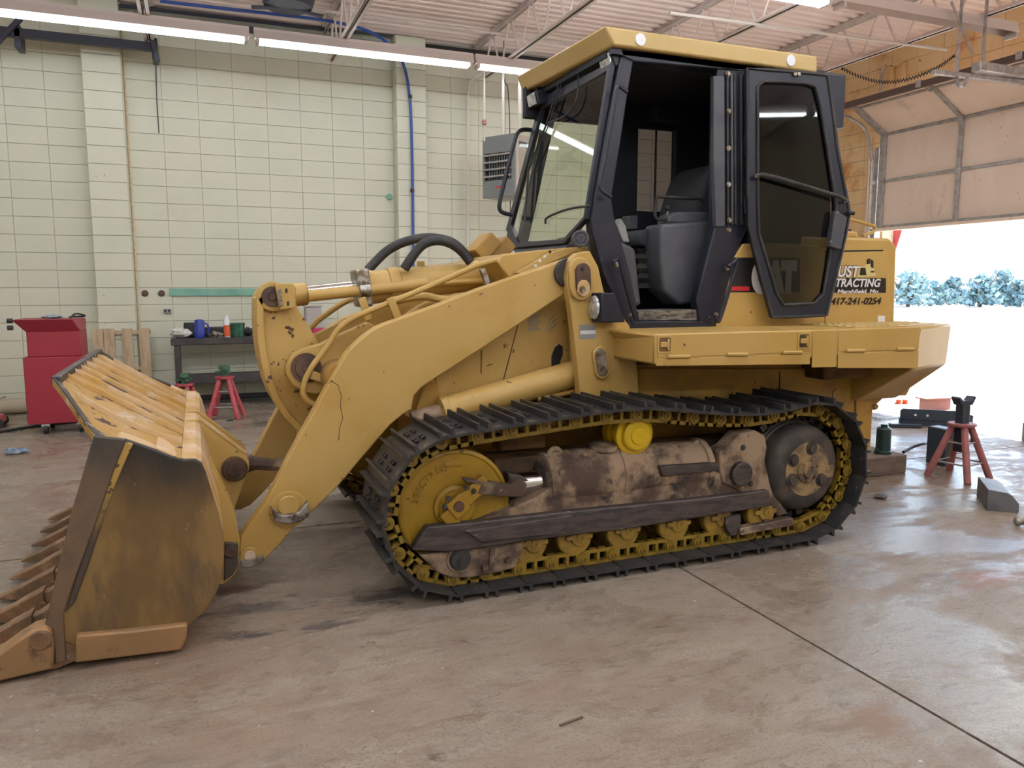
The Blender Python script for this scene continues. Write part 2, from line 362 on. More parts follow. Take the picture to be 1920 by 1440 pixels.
def floormat():
    m = bpy.data.materials.new('stained_concrete'); m.use_nodes = True
    N = m.node_tree.nodes; L = m.node_tree.links; b = N['Principled BSDF']
    g = N.new('ShaderNodeNewGeometry')
    def noise(sc, det=8, ro=0.62, off=(0, 0, 0), st=(1, 1, 1), dist=0.0):
        mp = N.new('ShaderNodeMapping'); mp.inputs['Location'].default_value = off; mp.inputs['Scale'].default_value = st
        L.new(g.outputs['Position'], mp.inputs[0])
        n = N.new('ShaderNodeTexNoise'); n.inputs['Scale'].default_value = sc; n.inputs['Detail'].default_value = det
        n.inputs['Roughness'].default_value = ro; n.inputs['Distortion'].default_value = dist
        L.new(mp.outputs[0], n.inputs[0]); return n.outputs[0]
    def ramp(src, lo, hi, a=0.0, c=1.0):
        r = N.new('ShaderNodeMapRange'); r.interpolation_type = 'SMOOTHSTEP'
        for i, x in enumerate((lo, hi, a, c)): r.inputs[i+1].default_value = x
        L.new(src, r.inputs[0]); return r.outputs[0]
    cur = [None]
    def mix(fac, cb, base=None):
        x = N.new('ShaderNodeMix'); x.data_type = 'RGBA'; L.new(fac, x.inputs[0])
        if cur[0] is None: x.inputs[6].default_value = (*base, 1)
        else: L.new(cur[0], x.inputs[6])
        x.inputs[7].default_value = (*cb, 1); cur[0] = x.outputs[2]
    mix(ramp(noise(0.55, dist=0.6), 0.36, 0.64), (0.245, 0.182, 0.135), (0.295, 0.248, 0.200))
    mix(ramp(noise(0.9, off=(4, 2, 0), dist=0.8), 0.52, 0.72), (0.285, 0.190, 0.140))
    mix(ramp(noise(1.3, off=(14, 7, 0), st=(0.45, 1.2, 1), dist=1.0), 0.50, 0.74), (0.27, 0.232, 0.198))
    mix(ramp(noise(3.4, 9, 0.7, off=(21, 4, 0), st=(0.55, 1.5, 1), dist=0.4), 0.44, 0.64), (0.320, 0.272, 0.220))
    mix(ramp(noise(14, 9, 0.75, off=(5, 14, 0), st=(0.5, 1.4, 1), dist=0.4), 0.50, 0.68), (0.19, 0.135, 0.100))
    mix(ramp(noise(7, off=(1, 9, 0), st=(0.5, 1.3, 1), dist=0.5), 0.54, 0.74), (0.205, 0.15, 0.115))
    mix(ramp(noise(2.2, 10, 0.7, off=(7, 19, 0), st=(0.6, 1.5, 1)), 0.585, 0.70), (0.17, 0.135, 0.118))
    mix(ramp(noise(55, 3, 0.5, off=(3, 3, 0)), 0.69, 0.74), (0.14, 0.10, 0.08))
    mix(ramp(noise(22, 2, 0.5, off=(31, 3, 0)), 0.74, 0.765), (0.62, 0.56, 0.5))
    mix(ramp(noise(90, 5, 0.6, off=(8, 2, 0)), 0.50, 0.68), (0.195, 0.148, 0.115))
    # oil and rust marks left at certain places on the slab
    for (u, v, r, cc, sx) in ((490, 1138, 0.16, (0.12, 0.10, 0.09), 2.2), (455, 1193, 0.07, (0.085, 0.075, 0.075), 2.6), (600, 1175, 0.07, (0.11, 0.095, 0.09), 3.0), (735, 1118, 0.18, (0.07, 0.058, 0.055), 2.2),
                              (445, 1105, 0.10, (0.13, 0.07, 0.06), 1.8), (815, 1422, 0.06, (0.09, 0.065, 0.05), 1.2), (1850, 1082, 0.18, (0.27, 0.14, 0.09), 2.2), (1650, 1345, 0.16, (0.235, 0.16, 0.11), 1.4), (600, 1000, 0.3, (0.19, 0.145, 0.115), 2.5)):
        c = atz(u, v, 0.0)
        mp = N.new('ShaderNodeMapping'); mp.vector_type = 'POINT'
        mp.inputs['Scale'].default_value = (1/(r*sx), 1/r, 1); mp.inputs['Location'].default_value = (-c.x/(r*sx), -c.y/r, 0)
        L.new(g.outputs['Position'], mp.inputs[0])
        ln = N.new('ShaderNodeVectorMath'); ln.operation = 'LENGTH'; L.new(mp.outputs[0], ln.inputs[0])
        ad = N.new('ShaderNodeMath'); ad.operation = 'MULTIPLY_ADD'; L.new(noise(9, 9, 0.72, off=(u, v, 0), st=(0.6, 1.4, 1)), ad.inputs[0]); ad.inputs[1].default_value = 3.6; L.new(ln.outputs['Value'], ad.inputs[2])
        mix(ramp(ad.outputs[0], 2.55, 1.95), cc)
    L.new(cur[0], b.inputs['Base Color'])
    L.new(ramp(noise(1.5, 10, 0.70, off=(9, 5, 0), st=(0.8, 1.3, 1), dist=0.5), 0.42, 0.57, 0.12, 0.58), b.inputs['Roughness'])
    bp = N.new('ShaderNodeBump'); bp.inputs['Strength'].default_value = 0.5; bp.inputs['Distance'].default_value = 0.010
    L.new(noise(9, 10, 0.74, off=(2, 2, 0), st=(0.8, 1.2, 1)), bp.inputs['Height']); L.new(bp.outputs[0], b.inputs['Normal'])
    b.inputs['Specular IOR Level'].default_value = 0.55
    return m
M['floor'] = floormat()
M['apron'] = mat('pale_gravel', (0.62, 0.58, 0.52), 0.9, col2=(0.55, 0.5, 0.42), s2=2)

WX0, WX1, WY0, WY1, WH = -6.0, 8.9, -7.0, 10.3, 4.62
# floor slabs with recessed control joints
fl = MB().box(WX0-0.3, WX1+0.25, WY0-0.3, WY1+0.3, -0.20, -0.014).build('floor', mat('joint_dirt', (0.085, 0.055, 0.04), 0.9), smooth=False)
tag(fl, kind='structure')
xs = [WX0-0.3, -2.35, 2.2, 6.62, WX1+0.25]; ys = [WY0-0.3, -1.0, 4.56, WY1+0.3]
for i in range(4):
    for j in range(3):
        g = 0.007
        MB().box(xs[i]+g, xs[i+1]-g, ys[j]+g, ys[j+1]-g, -0.012, 0.0).build('slab', M['floor'], fl, smooth=False)

# block walls
blk = MB()
bl, bh, bd, ch = 0.395, 0.20, 0.018, 0.0035
def blockmesh(w, nm):
    b = MB(); x = w/2-0.0013; z = bh/2-0.0019; x2 = x-ch; z2 = z-ch
    b.add([(-x, 0.02, -z), (x, 0.02, -z), (x, 0.02, z), (-x, 0.02, z), (-x, ch, -z), (x, ch, -z), (x, ch, z), (-x, ch, z), (-x2, 0, -z2), (x2, 0, -z2), (x2, 0, z2), (-x2, 0, z2)],
          [(8, 9, 10, 11), (4, 5, 9, 8), (5, 6, 10, 9), (6, 7, 11, 10), (7, 4, 8, 11), (0, 1, 5, 4), (1, 2, 6, 5), (2, 3, 7, 6), (3, 0, 4, 7)])
    return b
def blockset(parent, cells, m, rot=None, keep=None):
    """cells: list of (pos, keepflag); shared mesh blocks as parts, the others joined"""
    me = None; rest = MB(); base = blockmesh(bl, 'block'); org = wloc(parent)
    for p, k in cells:
        p = Vector(p)
        if k:
            if me is None:
                o = base.build('block', m, None, smooth=False); o.parent = parent; me = o.data
            else:
                o = bpy.data.objects.new('block', me); COL.objects.link(o); o.parent = parent
            o.location = p-org
            if rot: o.rotation_euler = (0, 0, rot)
        else:
            R3 = Matrix.Rotation(rot or 0, 4, 'Z')
            rest.add([R3 @ Vector(v)+p for v in base.v], base.f)
    if rest.v:
        o = rest.build('block', m, parent, smooth=False); tag(o, kind='stuff')
wb = MB().box(WX0, WX1+0.2, WY1+0.012, WY1+0.22, 0, WH).build('wall_back', M['mortar'], smooth=False); tag(wb, kind='structure')
cells = []
for r in range(23):
    z = r*bh+bh/2
    for c in range(8): cells.append(((-0.66+bl*(c+0.5), WY1, z), r < 21))
    for c in range(12): cells.append(((-1.07-bl*(c+0.5), WY1, z), c < 4 and r < 21))
    for c in range(15): cells.append(((2.90+bl*(c+0.5), WY1, z), c < 4 and 9 <= r < 21))
blockset(wb, cells, M['block'])
for k, x in enumerate((-0.865, 2.70)):
    t = MB().box(x-0.2, x+0.2, WY1-0.17, WY1+0.01, 0, WH-0.02).build('trim_%d' % (k+1), M['mortar'], smooth=False); tag(t, kind='structure')
    blockset(t, [((x, WY1-0.19, r*bh+bh/2), True) for r in range(23)], M['block'])
    s = MB()
    for r in range(23):
        for sx in (-1, 1):
            s.obox((x+sx*0.2, WY1-0.085, r*bh+bh/2), (1, 0, 0), (0, 1, 0), (0, 0, 1), 0.004, 0.082, bh/2-0.003)
    tag(s.build('block', M['block'], t, bevel=0.003, smooth=False), kind='stuff')
MB().tube([(-0.648, WY1-0.006, 0.9+0.1*k) for k in range(37)], [0.012+0.005*math.sin(k*2.7) for k in range(37)], 6).build('sealant_bead', mat('rusty_sealant', (0.62, 0.44, 0.27), 0.8, col2=(0.66, 0.6, 0.48), s2=14), bpy.data.objects['trim_1'])
# right wall with the big door opening
DY0, DY1, DZ = 3.6, 8.2, 3.62
wr = MB()
wr.box(WX1+0.012, WX1+0.2, DY1, WY1+0.2, 0, WH); wr.box(WX1+0.012, WX1+0.2, DY0, DY1, DZ, WH); wr.box(WX1+0.012, WX1+0.2, WY0, DY0, 0, WH)
wr = wr.build('wall_right', M['mortar'], smooth=False); tag(wr, kind='structure')
cells = []
for r in range(23):
    z = r*bh+bh/2
    for c in range(5): cells.append(((WX1, DY1+bl*(c+0.5), z), c < 4))
    for c in range(12):
        if z > DZ: cells.append(((WX1, DY1-bl*(c+0.5), z), True))
    for c in range(26): cells.append(((WX1, DY0-bl*(c+0.5), z), False)) if DY0-bl*(c+1) > WY0 else None
blockset(wr, cells, M['block_r'], rot=-PI/2)
M['paintwall'] = mat('plain_cream_wall', (0.66, 0.62, 0.46), 0.7)
tag(MB().box(WX0-0.2, WX0, WY0-0.2, WY1+0.2, 0, WH).build('wall_left', M['paintwall'], smooth=False), kind='structure')
tag(MB().box(WX0, WX1+0.2, WY0-0.2, WY0, 0, WH).build('wall_front', M['paintwall'], smooth=False), kind='structure')
bbm = MB()
for a, b_ in ((WX0, -1.07), (-0.66, 2.5), (2.9, WX1)):
    bbm.box(a, b_, WY1-0.03, WY1+0.01, 0.0, 0.075)
    bbm.box(a, b_, WY1-0.16, WY1-0.03, 0.0, 0.025)
tag(bbm.build('baseboard_back', mat('dark_base', (0.055, 0.05, 0.05), 0.7), bevel=0.004), kind='structure')

# corrugated steel deck
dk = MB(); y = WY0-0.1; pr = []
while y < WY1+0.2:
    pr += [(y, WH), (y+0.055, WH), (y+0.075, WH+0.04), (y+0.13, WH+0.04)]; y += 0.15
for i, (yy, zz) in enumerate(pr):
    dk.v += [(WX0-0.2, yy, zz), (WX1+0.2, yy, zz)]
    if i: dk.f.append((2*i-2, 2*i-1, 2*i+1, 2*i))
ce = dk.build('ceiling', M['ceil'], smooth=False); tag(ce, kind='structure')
tag(MB().box(WX0-0.2, WX1+0.2, WY0-0.2, WY1+0.3, WH+0.06, WH+0.12).build('roof_slab', M['darkgap'], ce, smooth=False))
tag(MB().box(2.9, WX1, WY1-0.09, WY1-0.004, WH-0.10, WH-0.055).build('trim_3', M['darkgap'], smooth=False), kind='structure')  # dark strip stands in for the shade in the gap under the deck
tag(MB().box(-0.66, 2.5, WY1-0.09, WY1-0.004, WH-0.16, WH-0.10).build('trim_4', M['darkbeam'], smooth=False), kind='structure')

# open web joists
JX = [-4.35, -2.35, -0.35, 1.65, 3.64, 5.55, 7.55]
JL = ['far left, partly out of frame', 'at the left edge above the blue rail', 'above the pilaster and the dark rail', 'in the left third above the wall bay', 'left of the cab roof', 'behind the cab roof', 'nearest to the roll-up door']
for x, lab in zip(JX, JL):
    t = thing('roof_joist', 'painted open-web steel roof joist '+lab, 'joist', (x, 2.0, 4.1), 'roof joists under the deck')
    for nm, z0, z1, ya in (('top_chord', 4.56, 4.61, WY1), ('bottom_chord', 4.13, 4.17, 9.93)):
        b = MB()
        for s in (-1, 1):
            b.box(x+s*0.012, x+s*0.052, WY0, ya, (z1-0.008 if nm == 'top_chord' else z0), (z1 if nm == 'top_chord' else z0+0.008))
            b.box(x+s*0.012, x+s*0.018, WY0, ya, z0, z1)
        b.build(nm, M['joist'], t, smooth=False)
    rest = MB(); y = 9.9; k = 0
    while y > WY0+0.5:
        for a, c in (((x, y, 4.15), (x, y-0.22, 4.58)), ((x, y-0.30, 4.58), (x, y-0.52, 4.15))):
            b = MB() if y > 4.5 else rest
            b.cyl(a, c, 0.013, n=8)
            if y > 4.5: b.build('web', M['joist'], t)
        y -= 0.62
    b = MB().cyl((x, 9.93, 4.15), (x, WY1, 4.57), 0.013, n=8); b.build('web', M['joist'], t)
    tag(rest.build('web', M['joist'], t), kind='stuff')
# bridging and conduit across the joists
tag(MB().cyl((-5, 9.35, 4.52), (8.8, 9.35, 4.52), 0.016, n=8).build('conduit', M['joist']), 'thin painted conduit running along the deck above the light row', 'conduit')
ca_, cb_ = atz(1540, 62, 4.115), atz(1667, 79, 4.115)
tag(MB().cyl(ca_+(ca_-cb_)*2, cb_+(cb_-ca_)*0.9, 0.016, n=8).build('conduit', M['pipewhite']), 'straight white conduit under the joists right of the cab roof', 'conduit')

# fluorescent strip lights
def strip(x0, y, lit, label, L=2.42, z=4.0, group='fluorescent strip lights', hw=0.075, tm='tube'):
    uw = min(0.045, hw)
    t = thing('strip_light', label, 'light', (x0, y, z), group)
    h = MB()
    h.add([(x0-0.02, y-hw, z+0.03), (x0+L+0.02, y-hw, z+0.03), (x0+L+0.02, y-uw, z+0.115), (x0-0.02, y-uw, z+0.115),
           (x0-0.02, y+hw, z+0.03), (x0+L+0.02, y+hw, z+0.03), (x0+L+0.02, y+uw, z+0.115), (x0-0.02, y+uw, z+0.115),
           (x0-0.02, y-uw, z+0.145), (x0+L+0.02, y-uw, z+0.145), (x0+L+0.02, y+uw, z+0.145), (x0-0.02, y+uw, z+0.145)],
          [(0, 1, 2, 3), (7, 6, 5, 4), (3, 2, 9, 8), (6, 7, 11, 10), (8, 9, 10, 11), (3, 7, 4, 0), (1, 5, 6, 2), (8, 11, 7, 3), (2, 6, 10, 9), (2, 3, 7, 6)])
    h.build('housing', M['fixture'], t, smooth=False)
    for s in (-1, 1):
        if lit: MB().cyl((x0+0.03, y+s*0.05, z+0.008), (x0+L-0.03, y+s*0.05, z+0.008), 0.019, n=12).build('tube', M[tm], t)
    for xx in (x0, x0+L-0.03):
        MB().box(xx, xx+0.03, y-0.07, y+0.07, z-0.015, z+0.04).build('socket', M['fixture'], t, smooth=False)
    return t
names = ['out of frame to the left', 'lit fluorescent strip along the wall, long one from the left edge', 'lit fluorescent strip along the wall, middle one above the blue hose', 'lit fluorescent strip along the wall, running behind the cab roof', ]
for x0, lab in ((-4.26, 'lit fluorescent strip along the back wall, outside the left edge'), (-1.79, 'lit fluorescent strip entering at the left edge over the blue rail'),
                (0.72, 'lit fluorescent strip in the middle of the wall row, crossing the blue hose'), (3.21, 'lit fluorescent strip running behind the front of the cab roof')):
    strip(x0, 9.04, True, lab, tm='tube_dim')
for x0, lab in ((-4.3, 'lit strip in the second row, far left'), (-1.83, 'lit strip in the second row, left'), (0.64, 'lit strip in the second row, middle'), (3.11, 'lit strip at the top edge right of the middle, end just in view')):
    strip(x0, 5.89, True, lab, hw=0.020)
strip(5.68, 5.89, False, 'unlit strip fixture at the top right, tubes missing', L=2.36)
for y, rn in ((2.6, 'third'), (-0.8, 'fourth'), (-4.2, 'fifth')):
    for k, x0 in enumerate((-4.3, -1.83, 0.64, 3.11, 5.6)):
        strip(x0, y, True, 'bare lit strip in the %s row from the wall, %s from the left' % (rn, ('first', 'second', 'third', 'fourth', 'fifth')[k]), hw=0.020)

# roll-up door
d1 = MB().box(8.66, 8.70, 3.72, 8.12, 2.20, 2.225).build('door_1', M['galv'], smooth=False); tag(d1, kind='structure')
sec = [((8.70, 2.225), (8.70, 2.83)), ((8.70, 2.835), (8.70, 3.445)), ((8.695, 3.455), (8.19, 3.755)), ((8.185, 3.757), (7.97, 3.775))]
sty = [8.12, 6.92, 5.72, 4.72, 3.72]
for (a, c) in sec:
    dx, dz = c[0]-a[0], c[1]-a[1]; ln = math.hypot(dx, dz); nx, nz = dz/ln, -dx/ln   # outward (away from the room)
    for k in range(4):
        ya, yb = sty[k]-0.003, sty[k+1]+0.003
        MB().plate([(a[0], yb, a[1]), (a[0], ya, a[1]), (c[0], ya, c[1]), (c[0], yb, c[1])], (nx*0.03, 0, nz*0.03)).build('panel', M['doorpanel'], d1, smooth=False)
    for k, yy in enumerate(sty):
        w = 0.10 if k == 0 else 0.055
        y0 = yy-w if k == 0 else yy-w/2
        MB().plate([(a[0], y0, a[1]), (a[0], y0+w, a[1]), (c[0], y0+w, c[1]), (c[0], y0, c[1])], (-nx*0.03, 0, -nz*0.03)).build('stile', M['galv'], d1, bevel=0.004, smooth=False)
    for (e, o) in ((a, 1), (c, -1)):
        ux, uz = dx/ln*o, dz/ln*o
        MB().plate([(e[0], 3.72, e[1]), (e[0], 8.12, e[1]), (e[0]+ux*0.018, 8.12, e[1]+uz*0.018), (e[0]+ux*0.018, 3.72, e[1]+uz*0.018)], (-nx*0.018, 0, -nz*0.018)).build('rail', M['galv'], d1, smooth=False)
    for yy in sty[1:4]:
        MB().box(c[0]-0.05, c[0]-0.005, yy-0.035, yy+0.035, c[1]-0.05, c[1]+0.03).build('hinge', M['galv'], d1, bevel=0.006)
MB().box(7.93, 7.98, 3.72, 8.5, 3.72, 3.79).build('strut', mat('brown_strut', (0.10, 0.06, 0.05), 0.6), d1, smooth=False)
MB().box(8.63, 8.72, 3.72, 8.12, 2.165, 2.205).build('bottom_rail', M['doorpanel'], d1, bevel=0.006)
tr = [(8.62, 8.19, 0.0), (8.62, 8.19, 2.9), (8.61, 8.19, 3.15), (8.55, 8.19, 3.38), (8.42, 8.19, 3.55), (8.2, 8.19, 3.64), (7.9, 8.19, 3.66), (5.4, 8.19, 3.66)]
MB().tube(smoothpath(tr, 4), 0.022, 8).build('track', M['galv'], d1)
MB().box(8.69, 8.80, 8.15, 8.22, 0, 3.3).build('jamb', M['galv'], d1, bevel=0.004)
for z in (0.6, 1.4, 2.2, 2.8): MB().box(8.63, 8.70, 8.17, 8.21, z, z+0.05).build('bracket', M['galv'], d1)

# outside
ap = MB().box(WX1+0.25, 90, -60, 90, -0.30, -0.01).build('ground', M['apron'], smooth=False); tag(ap, kind='structure')

# ================================================================== THE TRACK LOADER
LD = thing('track_loader', 'big yellow crawler loader with bucket, tracks and black cab, filling the middle of the workshop', 'loader', (2.0, 4.2, 0))
CY = 4.2                                   # its centre line; near side is at smaller y
def mir(y): return 2*CY-y
def plate_px(pts, y0, y1, yp=None): return MB().prism(prof(pts, y0 if yp is None else yp), y0, y1)
def disc(u, v, y, r, th, n=24):
    p = at(u, v, y); return MB().cyl((p.x, y, p.z), (p.x, y-th, p.z), r, n=n)
def hexbolt(b, x, y, z, r=0.014, th=0.012):
    b.cyl((x, y, z), (x, y-0.003, z), r*1.35, n=12); b.cyl((x, y, z), (x, y-th, z), r, n=6)
def bolts(px, y, name, parent, r=0.014, th=0.012, m='bolt'):
    for (u, v) in px:
        b = MB(); p = at(u, v, y); hexbolt(b, p.x, y, p.z, r, th); b.build(name, M[m], parent)

# ---------------------------------------------------------------- bucket
BN, BF = 3.13, 5.27
side = [(175, 818), (236, 824), (290, 843), (322, 856), (345, 862), (366, 861), (378, 868), (386, 885), (396, 918), (410, 962), (419, 1000), (421, 1040), (418, 1078), (405, 1115), (384, 1148), (352, 1176), (345, 1192), (140, 1212), (90, 1190), (150, 905)]
sp = prof(side, BN)
# shell: floor, back and rounded ridge
outer = sp[2:18]
cen = (-0.28, 0.45)
inner = []
for (x, z) in outer:
    d = Vector((cen[0]-x, cen[1]-z)); d.normalize(); inner.append((x+d.x*0.025, z+d.y*0.025))
lip = [(-0.60, 0.045), (-0.60, 0.07)]
bk = MB().prism([(x, z) for x, z in outer]+[lip[0], lip[1]]+inner[::-1], BN+0.02, BF-0.02).build('bucket', M['dust'], LD, bevel=0.004)
for k, (ya, yb) in enumerate(((BN, BN+0.028), (BF-0.028, BF))):
    MB().prism(sp, ya, yb).build('side_plate', M['bside'], bk, bevel=0.006)
cut = [(175, 818), (236, 824), (232, 838), (214, 880), (190, 950), (165, 1020), (135, 1100), (118, 1150), (120, 1190), (124, 1240), (104, 1246), (98, 1180), (84, 1172), (112, 1050), (135, 955), (150, 905)]
MB().prism(prof(cut, BN-0.014), BN-0.014, BN+0.012).build('side_cutter', M['bcut'], bk, bevel=0.005)
MB().prism(prof([(x, v) for x, v in cut], BN-0.014), BF-0.012, BF+0.014).build('side_cutter', M['bcut'], bk, bevel=0.005)
rid = [(232, 828), (250, 832), (238, 858), (214, 915), (190, 985), (165, 1062), (140, 1130), (122, 1150), (140, 1088), (165, 1016), (190, 948), (212, 884)]
MB().prism(prof(rid, BN-0.008), BN-0.008, BN+0.01).build('ridge', M['ridge'], bk, bevel=0.005)
wp = prof([(143, 1190), (240, 1182), (352, 1169), (350, 1196), (340, 1218), (140, 1242)], BN-0.02)
MB().prism(wp, BN-0.03, BN+0.02).build('wear_plate', M['brust'], bk, bevel=0.008)
MB().prism([(-0.64, 0.03), (-0.30, 0.02), (-0.30, 0.05), (-0.60, 0.075)], BN+0.02, BF-0.02).build('cutting_edge', M['tooth'], bk, bevel=0.004)
# top: spill guard that narrows forward, with thin raised ribs
F1, F2 = Vector((-0.535, 3.45, 1.050)), Vector((-0.535, 4.95, 1.050))
zA, zB = sp[0][1]+0.008, sp[4][1]+0.010
xA, xB = sp[0][0], sp[4][0]-0.01
A1, A2 = Vector((xA, BN+0.005, zA)), Vector((xA, BF-0.005, zA))
B1, B2 = Vector((xB, BN+0.005, zB)), Vector((xB, BF-0.005, zB))
X0 = -0.535
def topz(x):                                # smooth curve through the front edge, the shoulder and the ridge
    a_, b_, c_ = (X0, 1.050), (xA, zA), (xB, zB)
    return (a_[1]*(x-b_[0])*(x-c_[0])/((a_[0]-b_[0])*(a_[0]-c_[0])) + b_[1]*(x-a_[0])*(x-c_[0])/((b_[0]-a_[0])*(b_[0]-c_[0])) + c_[1]*(x-a_[0])*(x-b_[0])/((c_[0]-a_[0])*(c_[0]-b_[0])))
def halfw(x): return 0.75+(1.065-0.75)*min(1, (x-X0)/(xA-X0))
xsn = [X0+(xB-X0)*i/10 for i in range(11)]+[xA]; xsn = sorted(set(xsn))
def topq(x, y):                             # the middle is flat, the outer corners fold down to the side plates
    lin = 1.050+(zB-1.050)*(x-X0)/(xB-X0)
    t = max(0.0, min(1.0, (abs(y-CY)-0.55)/(1.065-0.55))); t = t*t*(3-2*t)
    return lin+(topz(x)-lin)*t
tpm = MB(); NC = 16
for x in xsn:
    h = halfw(x)
    for dz in (0.0, -0.03):
        for c in range(NC+1):
            y = CY-h+2*h*c/NC; tpm.v.append((x, y, topq(x, y)+dz))
W2 = 2*(NC+1)
for i in range(len(xsn)-1):
    for c in range(NC):
        a_ = i*W2+c; b_ = a_+W2
        tpm.f += [(a_, b_, b_+1, a_+1), (a_+NC+1, a_+NC+2, b_+NC+2, b_+NC+1)]
    for c in (0, NC):
        a_ = i*W2+c; b_ = a_+W2; tpm.f.append((a_, a_+NC+1, b_+NC+1, b_))
for i in (0, len(xsn)-1):
    for c in range(NC): a_ = i*W2+c; tpm.f.append((a_, a_+1, a_+NC+2, a_+NC+1))
top = tpm.build('spill_guard', M['btop'], bk, bevel=0.003, ang=50)
bd_ = MB()
def curve_strip(b, yf, x0, x1, w, h, n=7):
    P = [Vector((x0+(x1-x0)*i/n, yf(x0+(x1-x0)*i/n), 0)) for i in range(n+1)]
    rings = []
    for p in P:
        z = topq(p.x, p.y); rings.append([(p.x, p.y-w/2, z-0.004), (p.x, p.y+w/2, z-0.004), (p.x, p.y+w/2*0.7, z+h), (p.x, p.y-w/2*0.7, z+h)])
    b.loft(rings)
curve_strip(bd_, lambda x: CY-halfw(x)+0.034, X0+0.004, xA+0.03, 0.070, 0.010)
curve_strip(bd_, lambda x: CY+halfw(x)-0.034, X0+0.004, xA+0.03, 0.070, 0.010)
bd_.box(X0-0.004, X0+0.028, CY-0.75, CY+0.75, 1.050-0.025, 1.050+0.006)
bd_.build('edge_bar', M['edge_dark'], bk, bevel=0.003)
for yy in (3.42, 3.63, 3.84, 4.03, 4.24, 4.45, 4.67, 4.90):
    x0 = X0+0.03 if 3.5 < yy < 4.9 else -0.45
    b = MB(); curve_strip(b, lambda x: yy, x0, xB, 0.016, 0.020, 10)
    b.build('rib', M['dust'], bk, bevel=0.002)  # pale material stands in for the highlight along each rib
MB().lathe((-0.22, 3.29, topq(-0.22, 3.29)-0.006), (0.45, 0, 0.9), [(0, 0.10), (0.012, 0.094)], 20).build('patch_plate', M['dust'], bk, bevel=0.003)
ra = MB()
for k in range(9):
    a0 = 0.2+k*0.33; r1_ = 0.105; r2_ = 0.16+0.012*math.sin(k*2.1)
    pts_ = []
    for r_, a_ in ((r1_, a0), (r2_, a0), (r2_, a0+0.34), (r1_, a0+0.34)):
        x = -0.22+r_*math.cos(a_)*0.9; pts_.append(Vector((x, 3.29+r_*math.sin(a_), topz(x)+0.002)))
    ra.plate(pts_, (0, 0, -0.004))
ra.build('rust_ring', M['pin'], bk)
# teeth
for k in range(9):
    yy = BN+0.005+k*0.258+0.035
    def ring(x, zb, zt, w): return [(x, yy-w, zb), (x, yy+w, zb), (x, yy+w, zt), (x, yy-w, zt)]
    t = MB().loft([ring(-0.885, 0.018, 0.028, 0.022), ring(-0.80, 0.010, 0.062, 0.032), ring(-0.70, 0.006, 0.112, 0.038), ring(-0.655, 0.006, 0.132, 0.040)])
    t.loft([ring(-0.665, 0.012, 0.12, 0.026), ring(-0.64, 0.012, 0.12, 0.030), ring(-0.60, 0.004, 0.145, 0.036), ring(-0.54, 0.004, 0.15, 0.038), ring(-0.46, 0.03, 0.11, 0.036)])
    if k: t.lathe((-0.66, yy-0.038, 0.07), (0, -1, 0), [(0, 0.016), (0.008, 0.013)], 10)
    t.build('tooth', M['tooth'], bk, bevel=0.006)
for k in range(5):
    yy = 3.3+k*0.26
    b = MB()
    for q in range(5):
        c = Vector((-0.50-RND.random()*0.1, yy+RND.uniform(-0.06, 0.06), 0.10+RND.random()*0.05))
        b.lathe(c, (RND.uniform(-.4, .4), RND.uniform(-.4, .4), 1), [(-0.03, 0.01), (-0.015, 0.035), (0.01, 0.03), (0.03, 0.008)], 6)
    b.build('dirt_clod', M['dust'], bk, smooth=False)
ct = MB().prism(prof([(-60, 1290), (-60, 1250), (0, 1222), (30, 1200), (60, 1181), (85, 1174), (97, 1182), (101, 1200), (100, 1252)], BN-0.03), BN-0.045, BN+0.06)
ct.build('corner_tooth', M['brust'], bk, bevel=0.01)
p = at(76, 1200, BN-0.045); MB().cyl((p.x, BN-0.03, p.z), (p.x, BN-0.056, p.z), 0.036, n=20).build('pin', M['tooth'], bk, bevel=0.004)
# hinge lugs on the back of the bucket
lug_arm = [(380, 862), (396, 872), (410, 900), (428, 938), (443, 975), (450, 1012), (448, 1060), (440, 1078), (420, 1096), (395, 1096), (370, 1000)]
lug_til = [(335, 790), (372, 786), (400, 806), (462, 852), (467, 864), (467, 880), (458, 902), (449, 931), (437, 963), (400, 1000), (350, 960)]
la, lt = prof(lug_arm, 3.62), prof(lug_til, 4.04)
for y in (3.62, 3.80, mir(3.66), mir(3.84)): MB().prism(la, y, y+0.035).build('hinge_lug', M['yellow_chip'], bk, bevel=0.005)
for y in (4.04, mir(4.075)): MB().prism(lt, y, y+0.035).build('link_lug', M['yellow_chip'], bk, bevel=0.005)
MB().plate([Vector((a[0], 4.035, a[1])) for a in lt[1:4]]+[Vector((a[0], 4.035, a[1]+0.014)) for a in lt[1:4]][::-1], (0, 0.05, 0)).build('lug_rim', M['dust'], bk)
pp = prof([(440, 880)], 4.02)[0]
MB().lathe((pp[0], 4.04, pp[1]), (0, -1, 0), [(0, 0.062), (0.02, 0.062), (0.03, 0.055), (0.03, 0.036), (0.042, 0.034), (0.042, 0.012), (0.05, 0.011)], 28).build('link_pin', M['pin'], bk)
MB().prism(prof([(421, 1016), (447, 1018), (447, 1060), (436, 1078), (420, 1090)], 3.61), 3.605, 3.62).build('pin_guard', M['hub'], bk, bevel=0.006)
disc(432, 1034, 3.606, 0.026, 0.016).build('pin', M['pin'], bk, bevel=0.004)

